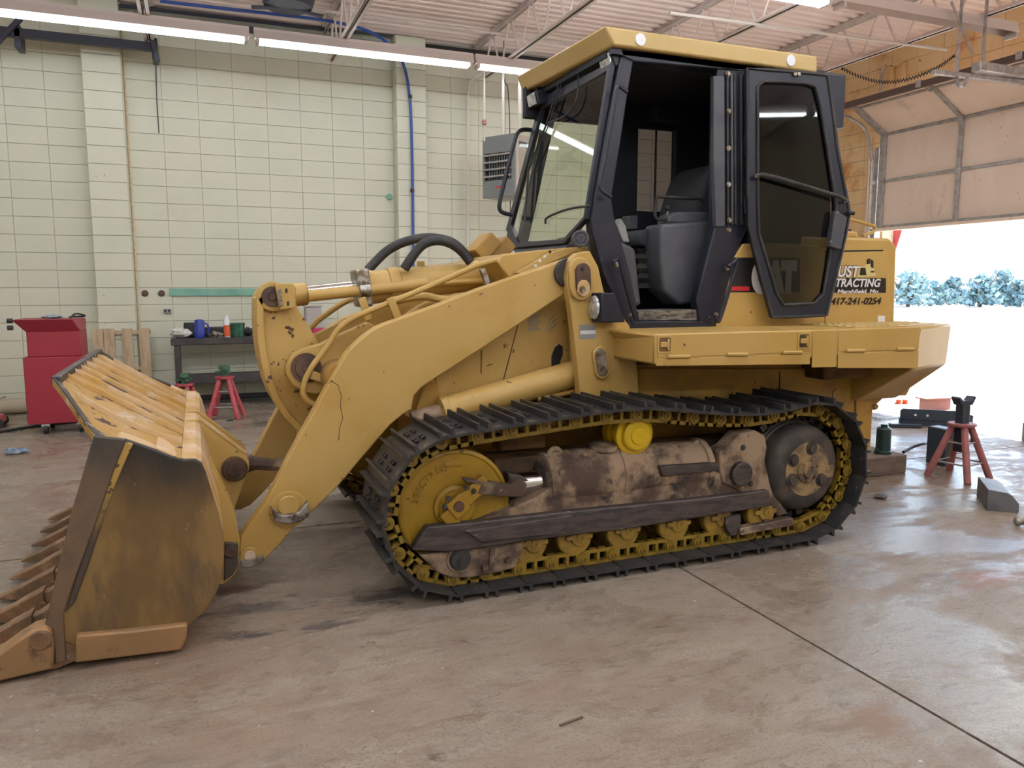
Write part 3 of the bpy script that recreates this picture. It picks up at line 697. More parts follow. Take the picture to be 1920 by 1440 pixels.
# ---------------------------------------------------------------- lift arms
YA = 3.66
arm_px = [(1068, 484), (1000, 507), (900, 541), (800, 579), (747, 598), (722, 607), (706, 614), (690, 625), (678, 634), (662, 649), (650, 662), (622, 709), (594, 761), (564, 815), (544, 852), (524, 892), (511, 918), (494, 949), (470, 980), (451, 1006), (448, 1030), (453, 1063), (472, 1062), (497, 1049), (519, 1027), (556, 985), (590, 955), (636, 910), (683, 854), (733, 796), (757, 776), (772, 768), (774, 755), (777, 742), (789, 728), (817, 709), (855, 685), (900, 656), (972, 609), (1065, 547), (1085, 530), (1085, 495)]
ap_ = prof(arm_px, YA)
for y in (YA, mir(YA)-0.085):
    a = MB().prism(ap_, y, y+0.085).build('lift_arm', M['yellow_chip'], LD, bevel=0.007)
    if y == YA:
        arm = a
        dsc = disc(541, 955, YA, 0.088, 0.010, 36); dsc.build('pin_cover', M['yellow_chip'], a, bevel=0.003)
        dsc = disc(541, 948, YA-0.010, 0.05, 0.012, 24); dsc.build('pin_boss', M['yellow_chip'], a, bevel=0.006)
        g = MB().prism(prof([(507, 948), (517, 962), (530, 966), (545, 964), (560, 960), (572, 946), (578, 940), (579, 968), (560, 978), (540, 982), (515, 978)], YA-0.04), YA-0.05, YA+0.0)
        g.build('pin_guard', M['worn'], a, bevel=0.006)
        disc(468, 1042, YA, 0.045, 0.012, 24).build('pin_boss', M['yellow_chip'], a, bevel=0.005)
        disc(468, 1042, YA-0.012, 0.026, 0.006, 24).build('pin', M['dust'], a, bevel=0.003)
        MB().prism(prof([(452, 1052), (494, 1042), (496, 1050), (472, 1064), (453, 1064)], YA-0.02), YA-0.022, YA+0.01).build('pin_guard', M['worn'], a, bevel=0.004)
        # weld seam crack in the paint
        ck = [(622, 715), (634, 722), (640, 742), (638, 762), (643, 784), (637, 800), (635, 826)]
        MB().tube([at(u, v, YA-0.0005) for u, v in ck], 0.0016, 4).build('crack', M['pin'], a)
# cross tube and lever brackets between the arms
pc = prof([(640, 716)], YA)[0]
MB().cyl((pc[0]+0.02, YA+0.05, pc[1]), (pc[0]+0.02, mir(YA)-0.05, pc[1]), 0.085, n=28).build('cross_tube', M['yellow_dirty'], LD)
brk = [(706, 612), (690, 604), (640, 626), (600, 645), (571, 652), (549, 663), (536, 685), (536, 700), (548, 722), (572, 736), (602, 740), (640, 735), (690, 690)]
bp_ = prof(brk, 3.92)
for y in (3.92, mir(3.98)):
    b = MB().prism(bp_, y, y+0.06).build('lever_bracket', M['yellow_worn'], LD, bevel=0.006)
    if y == 3.92:
        c = prof([(574, 690)], 3.92)[0]
        MB().lathe((c[0], 3.92, c[1]), (0, -1, 0), [(0, 0.075), (0.008, 0.075), (0.008, 0.055), (0.016, 0.052), (0.016, 0.02), (0.024, 0.018)], 28).build('lever_pin', M['pin'], b)
        MB().prism(prof([(586, 695), (622, 708), (618, 722), (580, 710)], 3.90), 3.885, 3.92).build('pin_keeper', M['yellow_chip'], b, bevel=0.004)

# ---------------------------------------------------------------- tilt lever (two curved plates)
lev_px = [(497, 537), (486, 545), (480, 559), (480, 600), (482, 640), (487, 672), (497, 716), (510, 748), (530, 780), (556, 806), (570, 824), (566, 850), (558, 882), (564, 914), (584, 922), (600, 900), (612, 850), (626, 800), (642, 740), (640, 690), (606, 655), (594, 637), (572, 600), (556, 574), (553, 545), (530, 533), (512, 531)]
lv = prof(lev_px, 4.05)
tl = MB().prism(lv, 4.05, 4.09).build('tilt_lever', M['yellow_worn'], LD, bevel=0.006)
MB().prism(lv, mir(4.09), mir(4.05)).build('side_web', M['yellow_chip'], tl, bevel=0.006)
rim = lv[2:11]
rm = MB()
for i in range(len(rim)-1):
    rm.bar((rim[i][0], 4.03, rim[i][1]), (rim[i+1][0], 4.03, rim[i+1][1]), 0.04, 0.02, up=(0, 1, 0))
rm = MB()
n = len(rim)
inn = [(x+0.035, z+0.012) for x, z in rim]
rm.prism(rim+inn[::-1], 4.02, mir(4.02)).build('front_flange', M['yellow_worn'], tl, bevel=0.005)
MB().prism(circ(*prof([(512, 556)], 4.03)[0], 0.075, 28), 4.02, 4.05).build('boss', M['yellow_chip'], tl, bevel=0.006)
c = prof([(510, 556)], 4.02)[0]
MB().lathe((c[0], 4.02, c[1]), (0, -1, 0), [(0, 0.05), (0.012, 0.048), (0.012, 0.02), (0.02, 0.018)], 24).build('pin', M['pin'], tl)
kb = MB().prism(prof([(515, 532), (549, 531), (555, 540), (553, 577), (524, 582)], 3.99), 3.985, 4.02).build('keeper_plate', M['yellow_chip'], tl, bevel=0.005)
MB().prism(prof([(518, 542), (526, 542), (530, 574), (522, 575)], 3.98), 3.975, 3.985).build('lock_bar', M['steel'], tl, bevel=0.003)
bolts([(523, 546), (527, 570)], 3.976, 'bolt', tl, 0.008, 0.008)
for q in ((537, 545), (540, 569)):
    MB().prism(prof([(q[0]-2, q[1]-4), (q[0]+2, q[1]-4), (q[0]+2, q[1]+4), (q[0]-2, q[1]+4)], 3.984), 3.983, 3.99).build('slot', M['decal_black'], tl)
# tilt link from lever to bucket
l0 = Vector((pp[0], CY, pp[1])); l1 = at(575, 875, CY)
tk = MB().loft([[l0+(l1-l0)*t+Vector((0, 0.05*math.cos(q*PI/4), w*math.sin(q*PI/4))) for q in range(8)] for t, w in ((-0.1, 0.03), (0.0, 0.075), (0.14, 0.06), (0.3, 0.035), (0.8, 0.033), (1.0, 0.05))])
tk.build('tilt_link', M['mud'], LD)

# ---------------------------------------------------------------- tilt cylinder
q0 = at(515, 557, CY); q1 = at(930, 513, CY)
ax = (q1-q0).normalized()
def along(u, v): # parameter on the cylinder axis below a picture column
    return (at(u, v, CY)-q0).dot(ax)
tA, tB = along(672, 540), along(905, 515)
tc_ = MB().lathe(q0, ax, [(tA-0.01, 0.03), (tA, 0.092), (tA+0.07, 0.092), (tA+0.08, 0.086), (tA+0.16, 0.086), (tA+0.165, 0.094), (tA+0.22, 0.094), (tA+0.225, 0.086), (tB, 0.086), (tB+0.01, 0.06)], 32).build('tilt_cylinder', M['yellow_chip'], LD)
MB().cyl(q0, q0+ax*(tA+0.02), 0.042, n=24).build('rod', M['chrome'], tc_)
MB().lathe(q0, ax, [(0.02, 0.06), (0.16, 0.06), (0.17, 0.045)], 20).build('rod_eye', M['yellow_chip'], tc_)
st_ = Vector((0, -0.085, -0.012))
MB().cyl(q0+ax*0.16+st_, q0+ax*(tA+0.36)+st_, 0.030, n=18).build('sensor_tube', M['yellow_chip'], tc_)
MB().cyl(q0+ax*(tA+0.36)+st_, q0+ax*(tB-0.02)+st_+Vector((0, 0, -0.02)), 0.018, n=14).build('sensor_rod', M['yellow_chip'], tc_)
MB().lathe(q0+st_, ax, [(tA-0.015, 0.045), (tA+0.045, 0.045)], 12).build('clamp', M['steel'], tc_, bevel=0.004)
MB().obox(q0+ax*(tA+0.012)+Vector((0, -0.02, 0)), ax, (0, 1, 0), ax.cross(Vector((0, 1, 0))), 0.035, 0.09, 0.10).build('gland_flange', M['steel'], tc_, bevel=0.01)
for k in range(3):
    c = q0+ax*(tA-0.02)+Vector((0, -0.10, 0.03+0.0*k))+ax*0.028*k
    MB().cyl(c, c+Vector((0, -0.02, 0)), 0.01, n=6).build('bolt', M['bolt'], tc_)
for t in (tA+0.35, tA+0.86):
    c = q0+ax*t+Vector((0, 0, 0.08)); MB().cyl(c, c+Vector((0, 0, 0.03)), 0.022, n=6).build('port_plug', M['yellow_chip'], tc_)
e = q0+ax*(tB+0.08)
MB().lathe(e+Vector((0, -0.12, 0)), (0, 1, 0), [(0, 0.085), (0.24, 0.085)], 28).build('end_eye', M['yellow_dirty'], tc_, bevel=0.008)
MB().lathe(e+Vector((0, -0.12, 0)), (0, -1, 0), [(0, 0.06), (0.015, 0.055), (0.015, 0.03), (0.03, 0.028)], 20).build('end_pin', M['rubber'], tc_)
# hydraulic hoses and pipes
h1 = [(690, 506), (705, 490), (725, 471), (752, 456), (785, 447), (815, 446), (845, 453), (865, 468), (885, 492)]
h2 = [(758, 504), (770, 486), (784, 467), (800, 455), (822, 451), (845, 457), (866, 472), (882, 492)]
MB().tube(smoothpath([at(u, v, 4.33) for u, v in h1], 5), 0.026, 12).build('hydraulic_hose', M['rubber'], LD)
MB().tube(smoothpath([at(u, v, 4.10) for u, v in h2], 5), 0.026, 12).build('hydraulic_hose', M['rubber'], LD)
pipe1 = [(591, 759), (577, 752), (569, 738), (570, 722), (575, 706), (588, 683), (602, 665), (620, 640), (632, 620), (650, 604), (672, 592), (722, 571), (800, 539), (860, 513), (900, 496), (935, 488), (955, 492), (962, 507), (962, 530)]
MB().tube(smoothpath([at(u, v, 3.88) for u, v in pipe1], 4), 0.0145, 10).build('steel_pipe', M['yellow_chip'], LD)
pipe2 = [(583, 615), (596, 601), (615, 587), (640, 570), (662, 561), (690, 565), (720, 562), (760, 556), (820, 556), (880, 550)]
MB().tube(smoothpath([at(u, v, 4.45) for u, v in pipe2], 4), 0.0165, 10).build('steel_pipe', M['yellow'], LD)
pipe3 = [(735, 565), (770, 558), (800, 556), (830, 562), (870, 560), (905, 552)]
MB().tube(smoothpath([at(u, v, 4.0) for u, v in pipe3], 4), 0.022, 10).build('steel_pipe', M['yellow_chip'], LD)
pipe4 = [(760, 596), (800, 570), (860, 562), (930, 545), (960, 530)]
MB().tube(smoothpath([at(u, v, 4.1) for u, v in pipe4], 4), 0.02, 10).build('steel_pipe', M['yellow_chip'], LD)
for (u0, v0, u1, v1, y) in ((731, 558, 750, 604, 3.86), (678, 558, 692, 600, 4.0)):
    a, c = at(u0, v0, y), at(u1, v1, y)
    MB().bar(a, c, 0.01, 0.04, up=(1, 0, 0)).build('pipe_bracket', M['yellow_chip'], LD, bevel=0.003)
MB().bar(at(904, 504, 3.86), at(918, 545, 3.86), 0.03, 0.03, up=(1, 0, 0)).build('clamp', M['steel'], LD, bevel=0.004)

# ---------------------------------------------------------------- main frame
body = MB().box(1.10, 2.3, 3.84, mir(3.84), 0.34, 0.98).box(2.2, 4.0, 3.68, mir(3.68), 0.34, 0.98)
body.build('main_frame', M['yellow_dirty'], LD, bevel=0.01)
fp = prof([(815, 700), (905, 560), (1066, 470), (1100, 470), (1100, 735), (830, 800)], 3.82)
inner_ = MB().prism(fp, 3.82, mir(3.82)).build('loader_frame', M['yellow_chip'], LD, bevel=0.006)
MB().prism(prof([(800, 716), (818, 712), (832, 755), (800, 790), (776, 790)], 3.78), 3.80, mir(3.80)).build('frame_nose', M['yellow_dirty'], LD, bevel=0.006)
for l in (((971, 610), (942, 720)), ((903, 657), (902, 700))):
    MB().tube([at(u, v, 3.8185) for u, v in l], 0.003, 5).build('panel_seam', M['hull'], inner_)
slot = [(1034, 690), (1034, 668), (1040, 652), (1048, 645), (1055, 650), (1055, 665), (1050, 678), (1047, 690)]
MB().prism(prof(slot, 3.819), 3.817, 3.822).build('slot', M['interior'], inner_)
bolts([(1058, 604), (948, 648), (860, 752)], 3.82, 'bolt', inner_, 0.010, 0.01, 'yellow_dirty')
# instruction decal printed on the frame: grey lines of small print and a sketch of a lever
dcl = MB()
for k in range(9):
    y0 = 590+k*3.6
    dcl.prism(prof([(990, y0), (1016-(k*7 % 9), y0-0.6), (1016-(k*7 % 9), y0+1.2), (990, y0+1.8)], 3.8185), 3.818, 3.819)
for l in (((1024, 622), (1029, 600)), ((1029, 600), (1040, 592)), ((1030, 622), (1036, 604)), ((1036, 604), (1044, 598)), ((1034, 618), (1044, 606))):
    dcl.tube([at(u, v, 3.8185) for u, v in l], 0.003, 4)
tag(dcl.build('print_lines', M['decal_grey'], inner_, smooth=False), kind='stuff')
# top deck in front of the cab
MB().prism(prof([(925, 492), (935, 478), (1000, 470), (1095, 462), (1095, 500), (960, 540)], 3.90), 3.84, mir(3.84)).build('front_deck', M['yellow'], LD, bevel=0.008)
lk = MB().prism(prof([(966, 512), (1030, 474), (1060, 466), (1085, 470), (1052, 484), (980, 515)], 3.80), 3.79, 3.83).build('brake_link', M['yellow'], LD, bevel=0.004)
for u, v in ((1012, 489), (1021, 481), (1031, 472), (1004, 498)): disc(u, v, 3.789, 0.008, 0.002, 12).build('hole', M['decal_white'] if v > 474 else M['interior'], lk)
for u, v, w in ((905, 464, 0.10), (935, 470, 0.08)):
    pc_ = at(u, v, 4.35); MB().obox(pc_, Vector((0.7, 0, 0.7)), (0, 1, 0), Vector((-0.7, 0, 0.7)), 0.075, w, 0.045).build('hose_guide', M['yellow_dirty'], LD, bevel=0.006)

# tower plate that carries the arm pivot
tow = [(1068, 488), (1083, 474), (1106, 470), (1122, 500), (1132, 545), (1180, 610), (1192, 690), (1198, 726), (1200, 745), (1087, 745), (1086, 720), (1078, 640), (1068, 560), (1062, 520)]
tw = MB().prism(prof(tow, 3.595), 3.595, 3.655).build('tower_plate', M['yellow_chip'], LD, bevel=0.006)
MB().prism(prof(tow, 3.595), mir(3.655), mir(3.595)).build('far_plate', M['yellow_chip'], tw, bevel=0.006)
MB().prism(prof([(1086, 560), (1100, 560), (1180, 610), (1196, 700), (1196, 745), (1090, 745)], 3.66), 3.655, 3.80).build('gusset', M['yellow_chip'], tw, bevel=0.004)
def obl(u0, v0, u1, v1, y, r, n=10):
    a, c = at(u0, v0, y), at(u1, v1, y); d = math.atan2(c.z-a.z, c.x-a.x)
    return circ(a.x, a.z, r, n, d+PI/2, d+1.5*PI*1.0)+[(a.x+r*math.cos(d+1.5*PI), a.z+r*math.sin(d+1.5*PI))]+circ(c.x, c.z, r, n, d-PI/2, d+PI/2)+[(c.x+r*math.cos(d+PI/2), c.z+r*math.sin(d+PI/2))]
MB().prism(obl(1085, 506, 1088, 540, 3.59, 0.064), 3.57, 3.597).build('pivot_boss', M['yellow_chip'], tw, bevel=0.006)
MB().prism(obl(1092, 509, 1093, 538, 3.57, 0.042), 3.556, 3.572).build('keeper_plate', M['pin'], tw, bevel=0.004)
MB().prism(obl(1092, 538, 1092, 543, 3.57, 0.036), 3.552, 3.572).build('keeper_end', M['dust'], tw, bevel=0.004)
bolts([(1092, 543)], 3.552, 'bolt', tw, 0.014, 0.014, 'steel')
disc(1092, 505, 3.556, 0.010, 0.002, 12).build('hole', M['interior'], tw)
disc(1062, 512, 3.66, 0.075, 0.03, 28).build('arm_bush', M['hub'], tw, bevel=0.004)
MB().prism(obl(1124, 664, 1128, 695, 3.59, 0.045), 3.572, 3.597).build('pivot_boss', M['yellow_chip'], tw, bevel=0.006)
MB().prism(obl(1125, 664, 1130, 694, 3.572, 0.03), 3.560, 3.573).build('keeper_plate', M['steel'], tw, bevel=0.004)
bolts([(1124, 663), (1130, 693)], 3.560, 'bolt', tw, 0.014, 0.014)
MB().prism(prof([(1086, 609), (1117, 609), (1118, 635), (1086, 636)], 3.594), 3.5935, 3.595).build('warning_plate', M['decal_grey'], tw)
MB().prism(prof([(1088, 620), (1117, 619), (1117, 626), (1088, 627)], 3.593), 3.5928, 3.594).build('warning_text_bar', M['decal_white'], tw)

# lift cylinder
c0, c1 = at(828, 772, 3.74), at(1092, 697, 3.74)
ax2 = (c1-c0).normalized(); L2 = (c1-c0).length
lc = MB().lathe(c0, ax2, [(-0.01, 0.05), (0, 0.078), (0.03, 0.080), (0.035, 0.074), (L2, 0.074)], 28).build('lift_cylinder', M['yellow_chip'], LD)
MB().cyl(c0-ax2*0.16, c0, 0.045, n=20).build('rod_eye', M['mud'], lc)
MB().tube([at(u, v, 3.70) for u, v in ((1008, 748), (1040, 742), (1087, 731))], 0.012, 8).build('pipe', M['yellow_dirty'], lc)
lc2 = MB().cyl(c0+Vector((0, mir(3.74)-3.74, 0)), c1+Vector((0, mir(3.74)-3.74, 0)), 0.074, n=20).build('lift_cylinder', M['yellow'], LD)

# ---------------------------------------------------------------- tracks
IC, SCN = (1.06, 0.402), (3.035, 0.418)
RP, RP2 = 0.362, 0.372
pts = []
for k in range(13):
    a = PI/2+PI*k/12; pts.append((IC[0]+RP*math.cos(a), IC[1]+RP*math.sin(a)))
for k in range(1, 8): pts.append((IC[0]+(SCN[0]-IC[0])*k/8, 0.040+0.006*k/8))
for k in range(13):
    a = -PI/2+PI*k/12; pts.append((SCN[0]+RP2*math.cos(a), SCN[1]+RP2*math.sin(a)))
pts += [(2.86, 0.765), (2.68, 0.752), (2.50, 0.762), (2.30, 0.785), (2.10, 0.812), (1.95, 0.822), (1.75, 0.818), (1.5, 0.800), (1.25, 0.781)]
loop = [(p.x, p.z) for p in smoothpath([(x, 0, z) for x, z in pts], 5, True)]
seg = [math.hypot(loop[(i+1) % len(loop)][0]-loop[i][0], loop[(i+1) % len(loop)][1]-loop[i][1]) for i in range(len(loop))]
TOT = sum(seg); NSH = int(round(TOT/0.1705)); PT = TOT/NSH
def onloop(s):
    s = s % TOT
    for i, L in enumerate(seg):
        if s <= L:
            a, b = loop[i], loop[(i+1) % len(loop)]; t = s/L
            return (a[0]+(b[0]-a[0])*t, a[1]+(b[1]-a[1])*t)
        s -= L
    return loop[0]
SW = 0.225
# shoe in its own frame: x along travel, z outward, y across
def shoe_mesh():
    b = MB()
    pf = [(-0.088, -0.004), (0.070, -0.004), (0.086, 0.004), (0.084, 0.010), (0.070, 0.008), (0.062, 0.008), (0.056, 0.038), (0.046, 0.038), (0.043, 0.008), (-0.060, 0.008), (-0.063, 0.038), (-0.073, 0.038), (-0.078, 0.010), (-0.092, 0.010)]
    b.prism(pf, -SW, SW)
    for x in (-0.016, 0.018):
        for y in (-0.10, -0.06, 0.06, 0.10):
            b.cyl((x, y, 0.006), (x, y, 0.020), 0.012, n=6)
    return b
def link_mesh():
    b = MB()
    # side bar outline with two windows, built as a frame of bars so the windows are open
    y0, y1 = -0.12, -0.088
    z0, z1 = -0.079, -0.004
    def pr(p): b.prism(p, y0, y1)
    pr([(-0.080, z1), (-0.080, z1-0.014), (0.080, z1-0.014), (0.080, z1)])
    pr([(-0.100, z0+0.018), (-0.100, z0+0.004), (-0.07, z0), (0.085, z0), (0.098, z0+0.018)])
    pr([(-0.008, z0), (-0.008, z1), (0.008, z1), (0.008, z0)])
    pr([(0.046, z0), (0.050, z1), (0.072, z1), (0.066, z0)])
    pr([(-0.066, z0), (-0.070, z1), (-0.050, z1), (-0.046, z0)])
    for s in (1,):
        b.lathe((s*0.082, y0+0.03, -0.040), (0, -1, 0), [(0, 0.030), (0.040, 0.030), (0.040, 0.018), (0.046, 0.016), (0.046, 0.008), (0.040, 0.007)], 14)
    b.lathe((-0.082, y0+0.03, -0.042), (0, -1, 0), [(0, 0.034), (0.026, 0.034)], 14)
    # far rail
    b.box(-0.098, 0.098, 0.088, 0.12, z0, z1)
    b.cyl((-0.082, -0.12, -0.042), (-0.082, 0.12, -0.042), 0.02, n=8)
    b.v = [(x, -y, z) for x, y, z in b.v]
    return b
def make_track(yc, near):
    me_s = me_l = None
    ch = MB()
    frames = []
    for k in range(NSH):
        s = k*PT
        a, c = onloop(s-PT/2), onloop(s+PT/2)
        m = ((a[0]+c[0])/2, (a[1]+c[1])/2); mm = onloop(s)
        ang = math.atan2(c[1]-a[1], c[0]-a[0])
        m = ((m[0]+mm[0])/2, (m[1]+mm[1])/2)
        frames.append((m, ang))
        nx, nz = math.sin(ang), -math.cos(ang)
        # loop runs anticlockwise seen from the near side, so outward is to the right of travel
    root = bpy.data.objects.new('track', None); COL.objects.link(root); root.parent = LD; root.empty_display_size = 0.1
    for m, ang in frames:
        # local x = travel, local z = outward
        nx, nz = math.sin(ang), -math.cos(ang)
        X = Vector((math.cos(ang), 0, math.sin(ang))); Z = Vector((nx, 0, nz)); Y = Z.cross(X)
        MW = Matrix(((X.x, Y.x, Z.x), (X.y, Y.y, Z.y), (X.z, Y.z, Z.z)))
        for nm in ('track_shoe', 'track_link'):
            mb = shared.get(nm)
            if mb is None:
                src = shoe_mesh() if nm == 'track_shoe' else link_mesh()
                o = src.build(nm, M['shoe'] if nm == 'track_shoe' else M['link'], None, bevel=0.0)
                o.parent = root; shared[nm] = o.data
            else:
                o = bpy.data.objects.new(nm, mb); COL.objects.link(o); o.parent = root
            q = MW.to_quaternion()
            o.rotation_mode = 'QUATERNION'; o.rotation_quaternion = q
            o.location = Vector((m[0], yc, m[1]))-wloc(root)
    return root
shared = {}
YT = 3.38
make_track(YT, True)
make_track(mir(YT), False)

# ---------------------------------------------------------------- undercarriage, near side (and a plain mirrored far side)
def undercarriage(flip):
    Y = (lambda y: mir(y)) if flip else (lambda y: y)
    dy = (0, 1, 0) if flip else (0, -1, 0)
    q = lambda p: (p[0], Y(p[1]), p[2])
    idl = MB().lathe((IC[0], Y(3.43), IC[1]), dy, [(0, 0.245), (0.005, 0.268), (0.115, 0.268), (0.12, 0.262), (0.122, 0.250), (0.116, 0.244), (0.110, 0.10), (0.125, 0.095), (0.13, 0.09)], 56).build('idler_wheel', M['idler'], LD, ang=40)
    sprk = MB()
    for k in range(25):
        a = 2*PI*k/25
        c = (SCN[0]+0.285*math.cos(a), Y(3.38), SCN[1]+0.285*math.sin(a))
        sprk.obox(c, (math.cos(a), 0, math.sin(a)), (0, 1, 0), (-math.sin(a), 0, math.cos(a)), 0.025, 0.03, 0.02)
    sprk.lathe((SCN[0], Y(3.41), SCN[1]), dy, [(0, 0.27), (0.06, 0.27)], 40)
    sprk.build('drive_sprocket', M['hub'], LD)
    return idl
idl = undercarriage(False); undercarriage(True)
# raised arc lettering on the idler face
def arctext(s, r, a0, da, size, m):
    for i, chr_ in enumerate(s):
        a = a0-da*i
        cu = bpy.data.curves.new('t', 'FONT'); cu.body = chr_; cu.size = size; cu.extrude = 0.003; cu.align_x = 'CENTER'
        to = bpy.data.objects.new('t', cu); COL.objects.link(to)
        bpy.context.view_layer.update()
        me = bpy.data.meshes.new_from_object(to.evaluated_get(bpy.context.evaluated_depsgraph_get())); bpy.data.objects.remove(to)
        er = (math.cos(a), math.sin(a)); et = (math.sin(a), -math.cos(a))
        org = wloc(idl)
        for v in me.vertices:
            x, y, z = v.co
            v.co = Vector((IC[0]+er[0]*(r+y)+et[0]*x, 3.311-z, IC[1]+er[1]*(r+y)+et[1]*x))-org
        me.materials.clear(); me.materials.append(m)
        o = bpy.data.objects.new('letter', me); COL.objects.link(o); o.parent = idl
arctext('BERCTREK', 0.175, math.radians(168), math.radians(9), 0.045, M['idler'])
lbl = circ(IC[0], IC[1], 0.215, 6, math.radians(103), math.radians(74))+circ(IC[0], IC[1], 0.19, 6, math.radians(78), math.radians(107))
MB().prism(lbl, 3.309, 3.32).build('cast_label', M['idler'], idl, bevel=0.002)
ic = at(857, 947, 3.26)
hub = MB().lathe((IC[0], 3.33, IC[1]), (0, -1, 0), [(0, 0.105), (0.03, 0.10), (0.035, 0.085), (0.055, 0.08)], 30).build('idler_hub', M['idler'], LD)
d1_ = Vector((0.80, 0, 0.60)); d2_ = Vector((-0.60, 0, 0.80))
MB().obox((ic.x, 3.255, ic.z), d1_, (0, 1, 0), d2_, 0.044, 0.022, 0.044).build('axle_block', M['idler'], hub, bevel=0.004)
MB().cyl((ic.x, 3.234, ic.z), (ic.x, 3.228, ic.z), 0.025, n=20).build('axle_end', M['pin'], hub)
MB().obox(Vector((ic.x, 3.26, ic.z))+d1_*0.10, d1_, (0, 1, 0), d2_, 0.075, 0.022, 0.035).build('retainer', M['idler'], hub, bevel=0.006)
MB().obox(Vector((ic.x-0.035, 3.262, ic.z-0.06)), d1_, (0, 1, 0), d2_, 0.03, 0.02, 0.045).build('retainer', M['idler'], hub, bevel=0.006)
for u, v in ((876, 914), (888, 921), (840, 935), (834, 950)):
    p = at(u, v, 3.238); b = MB(); hexbolt(b, p.x, 3.24, p.z, 0.010, 0.012); b.build('bolt', M['hub'], hub)
yk = prof([(868, 896), (905, 901), (955, 908), (962, 901), (974, 899), (986, 905), (986, 925), (974, 931), (930, 930), (893, 925), (900, 908), (872, 904)], 3.25)
MB().prism(yk, 3.235, 3.285).build('idler_yoke', M['mud'], LD, bevel=0.006)
MB().prism(prof([(950, 886), (975, 890), (990, 900), (955, 908)], 3.30), 3.28, 3.36).build('yoke_bracket', M['guard'], LD, bevel=0.006)
# frame: round recoil housing, guard rail, brackets
H0 = Vector((1.50, 3.385, 0.465)); H1 = Vector((2.56, 3.385, 0.455)); hax = (H1-H0).normalized()
hs = MB().lathe(H0, hax, [(0, 0.055), (0.02, 0.105), (0.03, 0.135), (0.10, 0.142), (0.42, 0.142), (0.425, 0.150), (0.46, 0.150), (0.465, 0.140), (0.92, 0.136), (0.925, 0.150), (0.955, 0.150), (0.96, 0.12)], 36).build('recoil_housing', M['mud'], LD, ang=45)
MB().cyl(H0-hax*0.16+Vector((0, -0.02, 0.0)), H0+hax*0.03+Vector((0, -0.02, 0.0)), 0.056, n=24).build('recoil_rod', M['chrome'], hs)
MB().lathe(H0-hax*0.005, hax, [(0, 0.062), (0.02, 0.095)], 24, False).build('rod_seal', M['guard'], hs)
p = at(1130, 853, 3.37)
MB().lathe((p.x, 3.37, 0.598), (0, -0.12, 1), [(0, 0.075), (0.018, 0.075), (0.022, 0.068)], 28).build('cover_plate', M['mud'], hs, bevel=0.003)
MB().lathe(at(1056, 890, 3.25)+Vector((0, 0.03, 0)), (0, -1, 0.25), [(0, 0.05), (0.02, 0.046), (0.02, 0.02), (0.03, 0.018)], 16).build('plug', M['mud'], hs)
for u, v in ((1040, 852), (1310, 838)):
    p = at(u, v, 3.36); MB().tube([p+Vector((0.035*math.cos(k*PI/6), 0, 0.04*math.sin(k*PI/6)-0.01)) for k in range(7)], 0.013, 8).build('lifting_eye', M['mud'], hs)
MB().prism(prof([(1236, 874), (1345, 867), (1347, 882), (1240, 893)], 3.235), 3.225, 3.32).build('ledge', M['guard'], hs, bevel=0.006)
# side skirt between housing and guard
MB().prism(prof([(1005, 930), (1040, 905), (1340, 885), (1440, 890), (1440, 930), (1160, 955), (880, 985), (930, 962)], 3.28), 3.26, 3.42).build('frame_side', M['mud'], LD, bevel=0.008)
gd_px = [(772, 1031), (800, 988), (893, 979), (1039, 962), (1160, 950), (1304, 936), (1441, 919), (1446, 948), (1160, 994), (1100, 1000), (981, 1015), (893, 1029), (835, 1035)]
gd = MB().prism(prof(gd_px, 3.22), 3.215, 3.27).build('guard_rail', M['guard'], LD, bevel=0.006)
MB().prism(prof([(872, 995), (1074, 966), (1066, 980), (1048, 1000), (902, 1016)], 3.20), 3.195, 3.22).build('wear_strip', M['guard'], gd, bevel=0.004)
br = MB().prism(prof([(1345, 846), (1362, 836), (1385, 812), (1412, 806), (1430, 816), (1434, 838), (1430, 862), (1436, 890), (1446, 922), (1474, 962), (1455, 966), (1440, 944), (1350, 905), (1346, 880)], 3.27), 3.25, 3.36).build('pivot_bracket', M['mud'], LD, bevel=0.008)
MB().lathe(at(1386, 887, 3.25), (0, -1, 0), [(0, 0.065), (0.03, 0.065), (0.035, 0.058)], 12).build('pivot_nut', M['guard'], br)
bolts([(1393, 839), (1407, 907)], 3.25, 'bolt', br, 0.012, 0.010, 'hub')
# front and rear guides round the chain
fg = MB().prism(prof([(786, 1040), (836, 1034), (985, 1014), (966, 1064), (930, 1074), (880, 1083), (845, 1084), (818, 1072)], 3.25), 3.24, 3.30).build('front_guide', M['mud'], LD, bevel=0.01)
p = at(862, 1048, 3.238); MB().lathe(p, (0, -1, 0), [(0, 0.064), (0.008, 0.062)], 24).build('bolt_recess', M['mud'], fg)
p = at(862, 1048, 3.232); MB().lathe(p, (0, -1, 0), [(0, 0.052), (0.012, 0.050), (0.012, 0.045), (0.020, 0.043), (0.020, 0.018), (0.026, 0.016)], 24).build('guide_bolt', M['rubber'], fg)
MB().prism(prof([(920, 1028), (929, 1028), (925, 1066), (916, 1066)], 3.23), 3.228, 3.245).build('rib', M['mud'], fg)
for u, v in ((908, 1062), (952, 1050)):
    p = at(u, v, 3.235); MB().lathe(p, (0, -1, 0), [(0, 0.016), (0.02, 0.015)], 10).build('bolt', M['mud'], fg)
rg = MB().prism(prof([(1357, 968), (1384, 962), (1386, 976), (1376, 1002), (1366, 1004), (1356, 985)], 3.24), 3.22, 3.29).build('rear_guide', M['guard'], LD, bevel=0.006)
